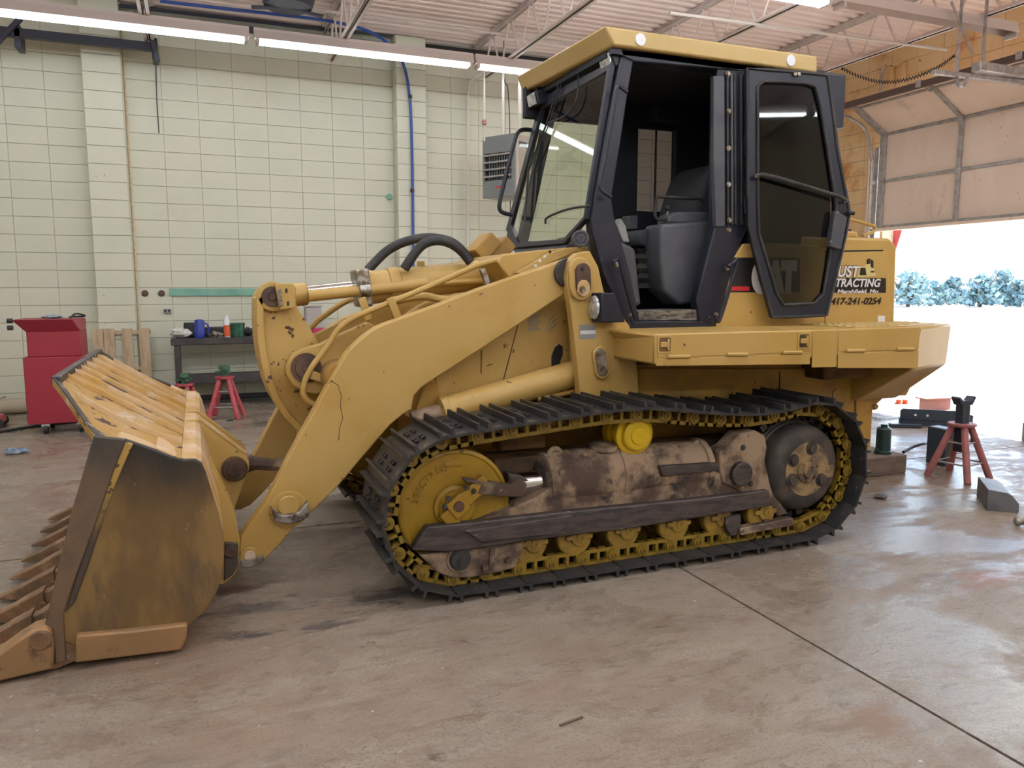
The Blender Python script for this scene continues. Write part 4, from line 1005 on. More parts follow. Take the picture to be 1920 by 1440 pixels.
MB().prism(prof([(1384, 990), (1484, 970), (1487, 984), (1386, 1003)], 3.235), 3.22, 3.28).build('guide_bar', M['mud'], rg, bevel=0.006)
MB().prism(prof([(1430, 950), (1440, 948), (1440, 985), (1430, 985)], 3.25), 3.24, 3.28).build('guide_post', M['mud'], rg, bevel=0.004)
# bottom rollers
for x in (1.415, 1.655, 1.925, 2.225, 2.50, 2.78):
    z = 0.192
    r_ = MB().lathe((x, 3.47, z), (0, -1, 0), [(0, 0.09), (0.05, 0.09), (0.05, 0.07), (0.17, 0.07), (0.17, 0.092), (0.205, 0.092), (0.212, 0.086), (0.214, 0.06)], 28).build('track_roller', M['roller'], LD)
    cp_ = MB().lathe((x+0.02, 3.262, z+0.008), (0, -1, 0), [(0, 0.048), (0.02, 0.046), (0.024, 0.030), (0.024, 0.022), (0.030, 0.020), (0.030, 0.009), (0.024, 0.008)], 20).build('end_cap', M['roller'], r_)
    MB().box(x-0.055, x+0.09, 3.240, 3.262, z-0.006, z+0.020).build('cap_ears', M['roller'], r_, bevel=0.006)
c = at(1197, 817, 3.27)
cr = MB().lathe((c.x, 3.46, c.z), (0, -1, 0), [(0, 0.10), (0.05, 0.10), (0.05, 0.083), (0.13, 0.083), (0.13, 0.105), (0.155, 0.105), (0.16, 0.098), (0.16, 0.080), (0.185, 0.078), (0.192, 0.070), (0.193, 0.045), (0.200, 0.043), (0.200, 0.006), (0.198, 0.005)], 32).build('carrier_roller', M['carrier'], LD)
MB().box(c.x-0.05, c.x+0.05, 3.46, 3.70, c.z-0.06, c.z+0.04).build('roller_arm', M['hull'], cr, bevel=0.01)
MB().box(1.30, 2.75, 3.42, 3.60, 0.44, 0.58).build('inner_frame', M['hull'], LD, bevel=0.01)
MB().box(1.15, 1.75, 3.55, 3.66, 0.66, 0.76).build('frame_rail', M['mud'], LD, bevel=0.01)
MB().box(1.35, 1.6, 3.48, 3.60, 0.60, 0.68).build('frame_rail', M['hull'], LD, bevel=0.01)
# far side frame, seen only under the machine
MB().box(1.3, 2.7, mir(3.45), mir(3.25), 0.25, 0.58).build('far_track_frame', M['mud'], LD, bevel=0.02)
# final drive
fc = at(1514, 880, 3.21)
fd = MB().lathe((fc.x, 3.44, fc.z), (0, -1, 0), [(0, 0.26), (0.03, 0.262), (0.05, 0.245), (0.10, 0.245), (0.105, 0.235), (0.18, 0.235), (0.205, 0.225), (0.222, 0.200), (0.228, 0.160)], 48).build('final_drive', M['hub'], LD, ang=50)
MB().lathe((fc.x, 3.216, fc.z), (0, -1, 0), [(0, 0.150), (0.006, 0.148), (0.006, 0.075), (0.016, 0.072), (0.016, 0.045), (0.028, 0.042), (0.028, 0.020), (0.022, 0.018)], 32).build('hub_face', M['hubface'], fd)
for a in (80, 205, 325, 150):
    r = 0.118; x, z = fc.x+r*math.cos(math.radians(a)), fc.z+r*math.sin(math.radians(a))
    MB().lathe((x, 3.214, z), (0, -1, 0), [(0, 0.038 if a != 150 else 0.03), (0.010, 0.036), (0.010, 0.024), (0.022, 0.022)], 16).build('hub_plug', M['hub'], fd)
for k in range(6):
    a = math.radians(60*k+15); b = MB(); hexbolt(b, fc.x+0.058*math.cos(a), 3.195, fc.z+0.058*math.sin(a), 0.007, 0.008); b.build('bolt', M['hubface'], fd)
pz = at(1556, 882, 3.21)
MB().box(pz.x-0.025, pz.x+0.02, 3.205, 3.216, pz.z-0.04, pz.z+0.03).build('data_tag', M['hubface'], fd, bevel=0.003)

# ---------------------------------------------------------------- fenders, rear counterweight and lower body
FY = 3.20
zt, zb = 1.180, 1.030
xa, xb = at(1228, 627, FY).x, at(1726, 612, FY).x
def fender(flip):
    Y = (lambda y: mir(y)) if flip else (lambda y: y)
    f0 = at(1156, 624, 3.50); f1 = at(1196, 688, 3.50)
    b = MB().hexa([(xa, Y(FY), zb), (xb, Y(FY), zb), (xb, Y(3.72), zb), (xa, Y(3.72), zb), (xa, Y(FY), zt), (xb, Y(FY), zt), (xb, Y(3.72), zt), (xa, Y(3.72), zt)])
    o = b.build('fender', M['yellow'], LD, bevel=0.012)
    b = MB().hexa([(f1.x, Y(3.50), zb), (xa-0.002, Y(FY), zb), (xa-0.002, Y(3.72), zb), (f1.x, Y(3.72), zb), (f0.x, Y(3.50), zt), (xa-0.002, Y(FY), zt), (xa-0.002, Y(3.72), zt), (f0.x, Y(3.72), zt)])
    b.build('front_corner', M['yellow'], o, bevel=0.012)
    return o
fn = fender(False); fender(True)
def fpt(u, v): p = at(u, v, FY); return (p.x, p.z)
# doors of the tool boxes: seams, hinges and latches
for k, pl in enumerate(([(1232, 628), (1518, 621), (1518, 659), (1232, 671)], [(1232, 674), (1518, 663), (1518, 683), (1230, 686)], [(1523, 620), (1568, 619), (1568, 688), (1522, 689)], [(1572, 619), (1724, 614), (1722, 655), (1571, 659)], [(1571, 662), (1722, 658), (1720, 690), (1570, 690)])):
    pp_ = [fpt(u, v) for u, v in pl]
    zz0, zz1 = (zb+0.004, zt-0.004)
    MB().prism(pp_, FY-0.004, FY+0.004).build('box_door', M['yellow'], fn, bevel=0.0015)
for (u0, u1, v) in ((1251, 1293, 668.5), (1363, 1402, 664.5), (1467, 1503, 661), (1587, 1621, 657.5), (1681, 1713, 654.5)):
    a, c = at(u0, v, FY-0.008), at(u1, v, FY-0.008)
    MB().tube([a, c], 0.0095, 8).build('hinge', M['yellow'], fn)
for u, v in ((1246, 646), (1507, 639)):
    p = at(u, v, FY-0.004)
    rd = [(p.x+sx*0.032+0.01*math.cos(a), p.z+sz*0.035+0.01*math.sin(a)) for sx, sz, aa in ((1, 1, 0), (-1, 1, PI/2), (-1, -1, PI), (1, -1, 1.5*PI)) for a in (aa, aa+PI/4, aa+PI/2)]
    MB().prism(rd, FY-0.008, FY).build('latch_frame', M['yellow'], fn, bevel=0.002)
    MB().prism([(p.x+(x-p.x)*0.75, p.z+(z-p.z)*0.75) for x, z in rd], FY-0.0095, FY-0.006).build('latch_recess', M['hull'], fn)
    MB().box(p.x-0.028, p.x+0.018, FY-0.017, FY-0.008, p.z-0.013, p.z+0.013).build('latch_handle', M['yellow'], fn, bevel=0.003)
    MB().box(p.x+0.010, p.x+0.022, FY-0.019, FY-0.008, p.z-0.028, p.z+0.028).build('latch_bar', M['yellow'], fn, bevel=0.003)
xr = at(1784, 618, 3.42).x
cw = MB()
def plan(z, pts): return [(x, y, z) for x, y in pts]
pl0 = [(xb+0.004, FY), (xr, 3.42), (xr+0.04, 3.7), (xr+0.04, mir(3.7)), (xr, mir(3.42)), (xb+0.004, mir(FY))]
pl1 = [(xb-0.02, 3.62), (xr-0.20, 3.62), (xr-0.16, 3.75), (xr-0.16, mir(3.75)), (xr-0.20, mir(3.62)), (xb-0.02, mir(3.62))]
cw.loft([plan(0.70, pl1), plan(0.93, [(xb-0.02, FY+0.02), (xr-0.01, 3.43), (xr+0.03, 3.7), (xr+0.03, mir(3.7)), (xr-0.01, mir(3.43)), (xb-0.02, mir(FY+0.02))]), plan(zt, pl0)])
cw.build('counterweight', M['yellow'], LD, bevel=0.015)
# step plate with grip holes on top of the rear fender
stp = MB().plate([(3.35, 3.24, zt-0.004), (3.78, 3.24, zt-0.004), (4.20, 3.44, zt-0.004), (4.22, 3.66, zt-0.004), (3.35, 3.66, zt-0.004)], (0, 0, 0.010)).build('step_plate', M['yellow_roof'], LD, smooth=False)
gh = MB()
for i in range(16):
    for j in range(6):
        if 3.40+i*0.05 < 3.74+j*0.13: gh.cyl((3.40+i*0.05, 3.28+j*0.065, zt+0.006), (3.40+i*0.05, 3.28+j*0.065, zt+0.012), 0.016, 0.012, n=8)
tag(gh.build('grip_studs', M['yellow_roof'], stp), kind='stuff')
lb = [(1196, 690), (1725, 692), (1700, 742), (1662, 742), (1607, 792), (1560, 800), (1200, 800)]
lo_ = MB().prism(prof(lb, 3.655), 3.655, mir(3.655)).build('lower_body', M['yellow_dirty'], LD, bevel=0.008)
MB().tube([at(u, v, 3.652) for u, v in ((1640, 708), (1608, 722), (1604, 740), (1604, 788))], 0.006, 6).build('weld_seam', M['hull'], lo_)
bolts([(1613, 737), (1640, 736), (1639, 762), (1462, 742)], 3.655, 'bolt', lo_, 0.018, 0.018, 'yellow_dirty')
disc(1568, 740, 3.655, 0.035, 0.008, 24).build('boss', M['yellow_dirty'], lo_, bevel=0.003)
MB().tube([at(u, v, 3.652) for u, v in ((1462, 697), (1462, 735))], 0.003, 5).build('panel_seam', M['hull'], lo_)
MB().box(xb-0.4, xb+0.3, 3.5, mir(3.5), 0.86, 1.03).build('rear_underbody', M['hull'], LD, bevel=0.02)

# ---------------------------------------------------------------- engine hood
HY = 3.705
hx1, hz1 = at(1683, 460, HY).x, at(1683, 456, HY).z
hd = MB().prism([(3.37, 1.172), (hx1+0.02, 1.172), (hx1, hz1-0.02), (hx1-0.07, hz1+0.03), (3.37, hz1+0.03)], HY, mir(HY)).build('engine_hood', M['yellow'], LD, bevel=0.02, seg=3)
pn = [(1546, 474), (1657, 471), (1663, 480), (1666, 602), (1660, 606), (1546, 608)]
MB().prism(prof(pn, HY), HY-0.008, HY+0.004).build('side_panel', M['yellow'], hd, bevel=0.003)
MB().prism(prof([(1540, 470), (1655, 468.5), (1655, 471.5), (1540, 473.5)], HY), HY-0.004, HY+0.004).build('vent_slit', M['decal_black'], hd)
MB().prism(prof([(1548, 608), (1660, 606), (1660, 608.5), (1548, 611)], HY), HY-0.004, HY+0.004).build('panel_seam', M['decal_black'], hd)
PY = HY-0.0085
def dec(pts, m, nm, off=0.0): return MB().prism(prof(pts, PY), PY-0.0008-off, PY-off).build(nm, m, hd, smooth=False)
dec([(1546, 521.5), (1661, 521.5), (1661, 549), (1546, 549)], M['decal_black'], 'sign_band')
def ptxt(s, u0, u1, v0, v1, m, nm, shear=0.2, out=True):
    """lettering filling the picture box u0..u1, v0(top)..v1(baseline) on the hood side"""
    a, c = at(u0, v1, PY), at(u1, v1, PY); top_ = at(u0, v0, PY)
    hgt = top_.z-a.z
    if out: text(s, hgt/0.72, (a.x, PY-0.002, a.z), hd, M['decal_black'], nm+'_outline', shear, c.x-a.x, bold=hgt*0.085)
    text(s, hgt/0.72, (a.x, PY-0.0035, a.z), hd, m, nm, shear, c.x-a.x, bold=hgt*0.035)
ptxt('UST', 1570, 1611, 498, 518.5, M['decal_white'], 'lettering')
ptxt('TRACTING', 1566, 1650, 522, 537.5, M['decal_white'], 'lettering')
ptxt('Marshfield, Mo', 1569, 1646, 542.5, 550.0, M['decal_white'], 'lettering', out=False)
ptxt('417-241-0254', 1557, 1651, 558, 571, M['decal_black'], 'lettering', out=False)
# emblem: bucket, cab and buildings
dec([(1611, 500), (1626, 499), (1631, 519), (1608, 519)], M['decal_pale'], 'emblem', 0.001)
dec([(1613, 502), (1622, 502), (1624, 516), (1611, 516)], M['decal_black'], 'emblem', 0.0018)
dec([(1622, 496), (1634, 494), (1639, 505), (1642, 518), (1627, 518)], M['decal_pale'], 'emblem', 0.0015)
dec([(1625, 487), (1631, 484), (1631, 496), (1625, 497)], M['decal_black'], 'emblem', 0.001)
dec([(1632, 486), (1637, 489), (1637, 503), (1632, 501)], M['decal_black'], 'emblem', 0.0022)
dec([(1632, 508), (1639, 508), (1639, 511), (1632, 511)], M['decal_black'], 'emblem', 0.0022)
dec([(1646, 592), (1659, 592), (1659, 604), (1646, 604)], M['white'], 'small_sticker')
# left end of the hood side with the maker's band
lp = MB().prism(prof([(1395, 457), (1470, 457), (1545, 462), (1545, 612), (1340, 616), (1358, 560), (1378, 480)], 3.70), 3.698, 3.73).build('hood_front_panel', M['yellow'], LD, bevel=0.004)
PY = 3.6975
def dec2(pts, m, nm): return MB().prism(prof(pts, PY), PY-0.0008, PY).build(nm, m, lp, smooth=False)
dec2([(1372, 483), (1500, 483), (1500, 548), (1366, 548)], M['decal_black'], 'brand_band')
a, c = at(1408, 544, PY), at(1492, 544, PY); tz = at(1408, 491, PY).z
text('CAT', (tz-a.z)/0.72, (a.x, PY-0.002, a.z), lp, M['decal_white'], 'lettering', 0.0, c.x-a.x, bold=0.022)
PY -= 0.0012
dec2([(1370, 537), (1405, 537), (1405, 545), (1369, 545)], M['decal_red'], 'red_stripe')
# rail, grille louvres and cap on top of the hood
ty = 3.86
MB().tube(smoothpath([at(u, v, ty) for u, v in ((1560, 404), (1600, 413), (1625, 420), (1638, 424), (1640, 432), (1630, 438), (1617, 442))], 4), 0.011, 8).build('hood_rail', M['yellow'], LD)
gr = MB().box(3.55, 3.92, 3.80, 4.5, hz1+0.03, hz1+0.075).build('air_grille', M['yellow'], LD, bevel=0.015)
lv_ = MB()
for k in range(7):
    y = 3.84+k*0.09
    lv_.tube([(3.58+i*0.025, y+(0.012 if i % 2 else -0.012), hz1+0.078) for i in range(14)], 0.013, 6)
tag(lv_.build('louvre_slots', M['decal_black'], gr), kind='stuff')

# ---------------------------------------------------------------- cab
YC = 3.70; YF = mir(YC)
K = lambda pts, y=YC: prof(pts, y)
cab = MB()
apil = [(1166, 100), (1188, 114), (1177, 179), (1165, 262), (1147, 372), (1153, 410), (1165, 451), (1182, 512), (1193, 569), (1198, 602), (1183, 622), (1171, 606), (1146, 545), (1130, 512), (1110, 436), (1108, 410), (1124, 318), (1140, 225), (1155, 151)]
bpil = [(1345, 118), (1402, 124), (1402, 200), (1404, 422), (1378, 481), (1370, 531), (1349, 620), (1312, 603), (1306, 560), (1322, 500), (1341, 425)]
cf = MB().prism(K(apil), YC, YC+0.07).build('cab_frame', M['black'], LD, bevel=0.008)
MB().prism(K(bpil), YC, YC+0.07).build('rear_pillar', M['black'], cf, bevel=0.008)
MB().prism(K([(1160, 92), (1545, 132), (1545, 148), (1402, 134), (1345, 130), (1188, 116), (1166, 106)]), YC-0.01, YC+0.08).build('roof_beam', M['black'], cf, bevel=0.006)
MB().prism(K([(1168, 606), (1198, 602), (1314, 602), (1349, 618), (1183, 622)]), YC-0.005, YC+0.10).build('sill', M['black'], cf, bevel=0.006)
MB().prism(K([(1336, 143), (1356, 143), (1358, 425), (1340, 425), (1336, 300)]), YC-0.012, YC+0.02).build('door_jamb', M['plastic'], cf, bevel=0.004)
MB().prism(K([(1198, 601), (1196, 584), (1310, 580), (1314, 601)], YC+0.02), YC+0.02, YC+0.30).build('step_tread', mat('worn_step', (0.19, 0.165, 0.14), 0.7, col2=(0.05, 0.045, 0.04), s2=18, stretch=(1, 1, 4)), cf, bevel=0.003)
for u in (1360, 1368, 1374, 1386, 1394):
    MB().prism(K([(u, 140), (u+4, 140), (u+5, 422), (u+1, 422)]), YC-0.014, YC).build('rubber_seal', M['rubber'] if u != 1368 else M['plastic'], cf, bevel=0.003)
bolts([(1365, 139), (1366, 209), (1366, 278), (1366, 346), (1367, 413)], YC-0.014, 'bolt', cf, 0.011, 0.010, 'steel')
bolts([(1156, 496), (1183, 592), (1363, 503), (1342, 590), (1366, 432)], YC, 'bolt', cf, 0.011, 0.012, 'steel')
for pth in (((1150, 492), (1156, 486), (1162, 490), (1176, 545), (1191, 600), (1188, 606), (1182, 594)), ((1365, 500), (1376, 492), (1381, 487), (1380, 500), (1352, 592), (1345, 602), (1341, 592))):
    MB().tube(smoothpath([at(u, v, YC-0.06) for u, v in pth], 4), 0.011, 8).build('grab_handle', M['black'], cf)
MB().tube(smoothpath([at(u, v, YC-0.05) for u, v in ((1176, 173), (1166, 165), (1157, 164), (1152, 195), (1134, 300), (1125, 345), (1130, 358), (1146, 370))], 5), 0.010, 8).build('grab_handle', M['black'], cf)
p = at(1085, 447, YC-0.03)
MB().lathe(p+Vector((0.03, 0.05, 0)), (-0.35, -0.9, 0), [(0, 0.045), (0.06, 0.045), (0.065, 0.040), (0.065, 0.033), (0.060, 0.031), (0.060, 0.024), (0.066, 0.022), (0.066, 0.012), (0.06, 0.01)], 24).build('horn', M['plastic'], cf)
# far side frame
zs, ztop = 1.20, 2.64
def fx(u, y): return at(u, 300, y).x
fs = MB()
fs.box(1.93, 3.42, YF-0.05, YF, 1.18, 1.70)
fs.box(1.98, 3.42, YF-0.05, YF, 2.47, 2.66)
fs.prism([(1.93, 1.66), (1.99, 1.66), (2.19, 2.50), (2.12, 2.50)], YF-0.06, YF)
fs.box(2.53, 2.80, YF-0.06, YF, 1.6, 2.5); fs.box(3.10, 3.42, YF-0.06, YF, 1.6, 2.5)
fs.box(2.80, 3.10, YF-0.06, YF, 1.6, 1.92)
fs.box(2.945, 2.955, YF-0.05, YF-0.03, 1.92, 2.48)
fs.build('far_side', M['interior'], cf, bevel=0.006)
MB().box(1.95, 2.6, YF-0.02, YF-0.012, 1.68, 2.5).build('far_window', M['glass'], cf, smooth=False)
MB().box(2.7, 3.1, YF-0.02, YF-0.012, 1.68, 2.5).build('far_door_window', glass('far_tint', (0.42, 0.40, 0.41)), cf, smooth=False)
MB().box(3.34, 3.40, YC+0.02, YF-0.02, 1.18, 2.64).build('rear_panel', M['interior'], cf, bevel=0.006)
MB().box(2.05, 3.40, YC+0.04, YF-0.02, 2.60, 2.63).build('headliner', M['interior'], cf, smooth=False)
MB().box(1.96, 3.40, YC+0.02, YF-0.02, 1.16, 1.19).build('cab_floor', mat('cab_floor_mat', (0.10, 0.092, 0.085), 0.8, col2=(0.06, 0.056, 0.054), s2=8), cf, smooth=False)
# rear side panel with a fixed tinted window
rq = [(1402, 124), (1545, 140), (1560, 250), (1560, 458), (1404, 455)]
MB().prism(K(rq), YC+0.01, YC+0.05).build('rear_side_panel', M['black'], cf, bevel=0.006)
MB().box(3.40, 3.70, 3.74, mir(3.74), 2.36, 2.68).build('rear_box', M['black'], cf, bevel=0.015)
# windscreen in its frame
WN = [at(1155, 118, YC+0.02), at(1106, 412, YC+0.02)]
WF = [at(1020, 186, YF-0.06), at(956, 432, YF-0.02)]
wq_ = (WN[1]-WN[0]).cross(WF[0]-WN[0]).normalized()
WF[1] = atp(956, 432, WN[0], wq_); LN = atp(1066, 458, WN[0], wq_); LF = atp(972, 466, WN[0], wq_)
outer_ = [WN[0], WN[1], LN, LF, WF[1], WF[0]]
cen_ = sum((Vector(p) for p in outer_), Vector())/6
def inset(p, k): return Vector(p)+(cen_-Vector(p))*k
wnrm = (WN[1]-WN[0]).cross(WF[0]-WN[0]).normalized()
if wnrm.x > 0: wnrm = -wnrm
wf = MB().ring_plate(outer_, [inset(p, k) for p, k in zip(outer_, (0.07, 0.05, 0.07, 0.09, 0.12, 0.13))], wnrm*0.03).build('windscreen_frame', M['black'], cf, bevel=0.004)
MB().plate([inset(p, 0.04)+wnrm*0.012 for p in outer_], wnrm*0.006).build('windscreen', M['glass'], cf, smooth=False)
# lower lip and dash
MB().plate([LN+wnrm*0.01, LF+wnrm*0.01, LF+Vector((-0.03, 0, -0.035)), LN+Vector((-0.03, 0, -0.035))], (0.05, 0, 0.0)).build('cowl_lip', M['plastic'], cf, bevel=0.004)
MB().plate([WF[1], LF, LF+Vector((0, 0.05, -0.03)), WF[1]+Vector((-0.02, 0.02, -0.05)), WF[1]+Vector((-0.01, 0.02, 0))], (0.06, 0.02, 0)).build('cowl_corner', M['black'], cf, bevel=0.004)
ds = [at(1095, 425, 3.85), at(985, 440, 4.50)]
dsh = MB().loft([[(ds[0].x+0.05, 3.80, 1.30), (ds[0].x+0.35, 3.80, 1.30), (ds[0].x+0.30, 3.80, 1.62), (ds[0].x+0.10, 3.80, 1.70)], [(ds[1].x+0.05, 4.20, 1.30), (ds[1].x+0.35, 4.20, 1.30), (ds[1].x+0.30, 4.20, 1.66), (ds[1].x+0.08, 4.20, 1.70)], [(ds[1].x+0.05, 4.60, 1.30), (ds[1].x+0.30, 4.60, 1.30), (ds[1].x+0.28, 4.60, 1.58), (ds[1].x+0.06, 4.60, 1.62)]])
dsh.build('dashboard', M['plastic'], cf, bevel=0.02)
# wipers
def wpt(u, v, off=0.05):
    p0_ = WN[0]; r = ray(u, v); t = (p0_+wnrm*off-CP).dot(wnrm)/r.dot(wnrm); return CP+r*t
MB().tube([wpt(u, v) for u, v in ((1050, 150), (1025, 232), (990, 318))], 0.006, 6).build('wiper_arm', M['rubber'], wf)
MB().tube([wpt(u, v, 0.045) for u, v in ((1054, 152), (1029, 234), (993, 318))], 0.004, 6).build('wiper_arm', M['rubber'], wf)
MB().tube([wpt(u, v, 0.04) for u, v in ((1000, 285), (991, 318), (984, 415))], 0.008, 6).build('wiper_blade', M['rubber'], wf)
MB().tube(smoothpath([wpt(u, v, 0.045) for u, v in ((1084, 135), (1082, 180), (1066, 212), (1025, 232))], 5), 0.005, 6).build('washer_hose', M['rubber'], wf)
MB().tube(smoothpath([wpt(u, v, 0.03) for u, v in ((1023, 419), (1024, 410), (1040, 401), (1070, 391), (1106, 386))], 5), 0.007, 6).build('wiper_arm', M['rubber'], wf)
MB().tube(smoothpath([at(u, v, 4.74) for u, v in ((998, 244), (982, 243), (972, 248), (966, 262), (952, 315), (938, 375), (937, 392), (944, 399), (960, 403))], 5), 0.014, 10).build('mirror_rail', M['black'], LD)
# roof: a shallow cap with a sloping fascia
r0 = [at(1137, 48, 3.66), at(1533, 100, 3.66)]; r1 = [at(1144, 87, 3.68), at(1533, 137, 3.66)]
f0_, f1_ = at(973, 148, 4.70), at(976, 178, 4.70)
zt_, zb_ = r0[0].z, r1[0].z
rf = MB().hexa([(r1[0].x+0.01, 3.66, zb_), (r1[1].x, 3.66, zb_), (r1[1].x, 4.72, zb_), (f1_.x+0.02, 4.72, zb_),
                (r0[0].x-0.01, 3.66, zt_), (r0[1].x, 3.66, zt_), (r0[1].x, 4.72, zt_), (f0_.x-0.01, 4.72, zt_)])
roof = rf.build('cab_roof', M['yellow_roof'], LD, bevel=0.012, seg=3)
MB().hexa([(2.02, 3.95, zt_-0.005), (3.3, 3.95, zt_-0.005), (3.3, 4.45, zt_-0.005), (1.99, 4.45, zt_-0.005), (2.08, 4.0, zt_+0.03), (3.2, 4.0, zt_+0.03), (3.2, 4.4, zt_+0.03), (2.06, 4.4, zt_+0.03)]).build('roof_hatch', M['yellow_roof'], roof, bevel=0.01)
MB().box(2.06, 3.36, 3.69, 4.69, zb_-0.03, zb_+0.01).build('roof_underside', M['black'], roof, smooth=False)
for u, v, r in ((1201, 74, 0.031), (1483, 113, 0.031)):
    p = at(u, v, 3.657); MB().cyl((p.x, 3.662, p.z), (p.x, 3.655, p.z), r, n=28).build('round_sticker', M['white'], roof)
for u, v, y in ((1135, 112, 3.78), (997, 184, 4.58)):
    p = at(u, v, y)
    wl = MB().obox(p+Vector((0.05, 0, 0.0)), Vector((0.96, 0, 0.25)), (0, 1, 0), Vector((-0.25, 0, 0.96)), 0.045, 0.065, 0.045).build('work_light', M['black'], LD, bevel=0.012)
    MB().obox(p+Vector((0.0, 0, -0.012)), Vector((0.96, 0, 0.25)), (0, 1, 0), Vector((-0.25, 0, 0.96)), 0.006, 0.055, 0.036).build('lens', M['lens'], wl, bevel=0.004)
    MB().box(p.x+0.03, p.x+0.09, y-0.02, y+0.02, p.z+0.03, zb_).build('bracket', M['black'], wl)
# head lamp beside the tower
hl = [(1108, 549), (1151, 549), (1171, 603), (1104, 606)]
hp = K([(1125, 549), (1151, 549), (1171, 604), (1126, 606)], 3.50)
hlx = at(1128, 549, 3.49).x
h_ = MB().loft([[(hlx, 3.62, hp[0][1]), (hlx, 3.49, hp[0][1]), (hlx, 3.49, hp[2][1]), (hlx, 3.62, hp[2][1])],
                [(hp[1][0], 3.64, hp[1][1]), (hp[1][0], 3.49, hp[1][1]), (hp[2][0], 3.49, hp[2][1]), (hp[2][0], 3.64, hp[2][1])]])
hlo = h_.build('head_lamp', M['black'], LD, bevel=0.006)
zc = (hp[0][1]+hp[2][1])/2
MB().loft([[(hlx-0.004-t, 3.555+0.053*k*math.cos(a), zc+0.062*k*math.sin(a)) for a in [2*PI*i/24 for i in range(24)]] for t, k in ((0, 1.0), (0.012, 0.92), (0.016, 0.75))]).build('lens', M['lens'], hlo)
# seat, console, levers
def C3(u, v, y): return at(u, v, y)
bx = prof([(1236, 420), (1338, 414), (1338, 430), (1308, 569), (1270, 572), (1240, 545), (1234, 470)], 3.86)
con = MB().prism(bx, 3.84, 4.02).build('side_console', M['plastic'], cf, bevel=0.02, seg=3)
MB().prism(prof([(1250, 420), (1256, 402), (1270, 397), (1325, 397), (1336, 408), (1336, 420)], 3.88), 3.88, 4.00).build('armrest', M['plastic'], con, bevel=0.015)
MB().tube(smoothpath([at(u, v, 3.90) for u, v in ((1250, 412), (1233, 411), (1228, 400), (1231, 375), (1236, 369), (1290, 372), (1312, 373), (1322, 385), (1325, 400))], 4), 0.010, 8).build('safety_rail', M['rubber'], con)
MB().tube([at(1249, 415, 3.92), at(1252, 395, 3.92)], 0.006, 6).build('lever', M['steel'], con)
MB().lathe(at(1252, 396, 3.92), (0, 0, 1), [(0, 0.006), (0.008, 0.015), (0.02, 0.018), (0.032, 0.012), (0.036, 0.002)], 14).build('lever_knob', M['rubber'], con)
st = MB().prism(prof([(1170, 445), (1178, 434), (1245, 428), (1340, 430), (1340, 462), (1180, 465), (1172, 458)], 4.15), 3.98, 4.42).build('seat', M['seat'], cf, bevel=0.03, seg=3)
MB().prism(prof([(1265, 440), (1285, 370), (1300, 330), (1318, 312), (1340, 308), (1365, 440)], 4.15), 4.0, 4.42).build('seat_back', M['seat'], st, bevel=0.03, seg=3)
blw = MB(); rings = []
for k in range(9):
    p = at(1209, 468+k*9, 4.1); w = 0.10 if k % 2 else 0.13
    rings.append([(p.x-w, 4.0-(.0 if k % 2 else .02), p.z), (p.x+w, 4.0-(.0 if k % 2 else .02), p.z), (p.x+w, 4.3, p.z), (p.x-w, 4.3, p.z)])
blw.loft(rings).build('seat_bellows', M['rubber'], st, smooth=False)
MB().prism(prof([(1148, 425), (1156, 410), (1165, 425), (1172, 455), (1160, 455)], 3.85), 3.80, 3.86).build('pedal_cover', M['decal_grey'], cf, bevel=0.006)
MB().prism(prof([(1175, 405), (1193, 404), (1193, 430), (1177, 430)], 4.3), 4.28, 4.36).build('control_box', M['plastic'], cf, bevel=0.006)
MB().prism(prof([(1225, 200), (1282, 202), (1282, 228), (1226, 226)], 4.55), 4.5, 4.62).build('sun_visor', M['interior'], cf, bevel=0.006)

# open door, swung back against the side of the cab
TH = math.radians(13.0)
hp_ = at(1401, 300, 3.665); dd = Vector((math.cos(TH), -math.sin(TH), 0)); dn_ = Vector((math.sin(TH), math.cos(TH), 0))
def dp(u, v, off=0.0): return atp(u, v, hp_-dn_*off, dn_)
outp = [(1400, 126), (1436, 129), (1478, 132), (1520, 136), (1553, 140), (1562, 200), (1572, 280), (1584, 345), (1595, 399), (1586, 447), (1570, 515), (1550, 594), (1514, 595), (1480, 596), (1447, 597), (1428, 528), (1412, 465), (1403, 424), (1401, 340), (1400, 200)]
innp = [(1423, 166), (1432, 155), (1470, 156), (1512, 159), (1527, 165), (1537, 200), (1550, 280), (1559, 340), (1566, 385), (1560, 440), (1551, 500), (1543, 548), (1528, 566), (1500, 568), (1472, 569), (1459, 552), (1441, 490), (1425, 438), (1423, 360), (1423, 240)]
dr = MB().ring_plate([dp(u, v, 0.03) for u, v in outp], [dp(u, v, 0.03) for u, v in innp], dn_*0.035).build('cab_door', M['black'], LD, bevel=0.008)
mid_ = [(a[0]*0.55+b[0]*0.45, a[1]*0.55+b[1]*0.45) for a, b in zip(outp, innp)]
MB().tube([dp(u, v, 0.034) for u, v in [(a[0]*0.1+b[0]*0.9, a[1]*0.1+b[1]*0.9) for a, b in zip(outp, innp)]], 0.009, 8, True).build('window_seal', M['rubber'], dr)
MB().tube([dp(u, v, 0.03) for u, v in [(a[0]*0.93+b[0]*0.07, a[1]*0.93+b[1]*0.07) for a, b in zip(outp, innp)]], 0.010, 8, True).build('door_seal', M['rubber'], dr)
MB().plate([dp(u, v, 0.016) for u, v in innp], dn_*0.006).build('window_glass', M['glass_dark'], dr, smooth=False)
MB().tube([dp(u, v, 0.075) for u, v in ((1418, 331), (1428, 327), (1452, 332), (1520, 352), (1575, 369), (1587, 376))], 0.011, 8).build('grab_bar', M['rubber'], dr)
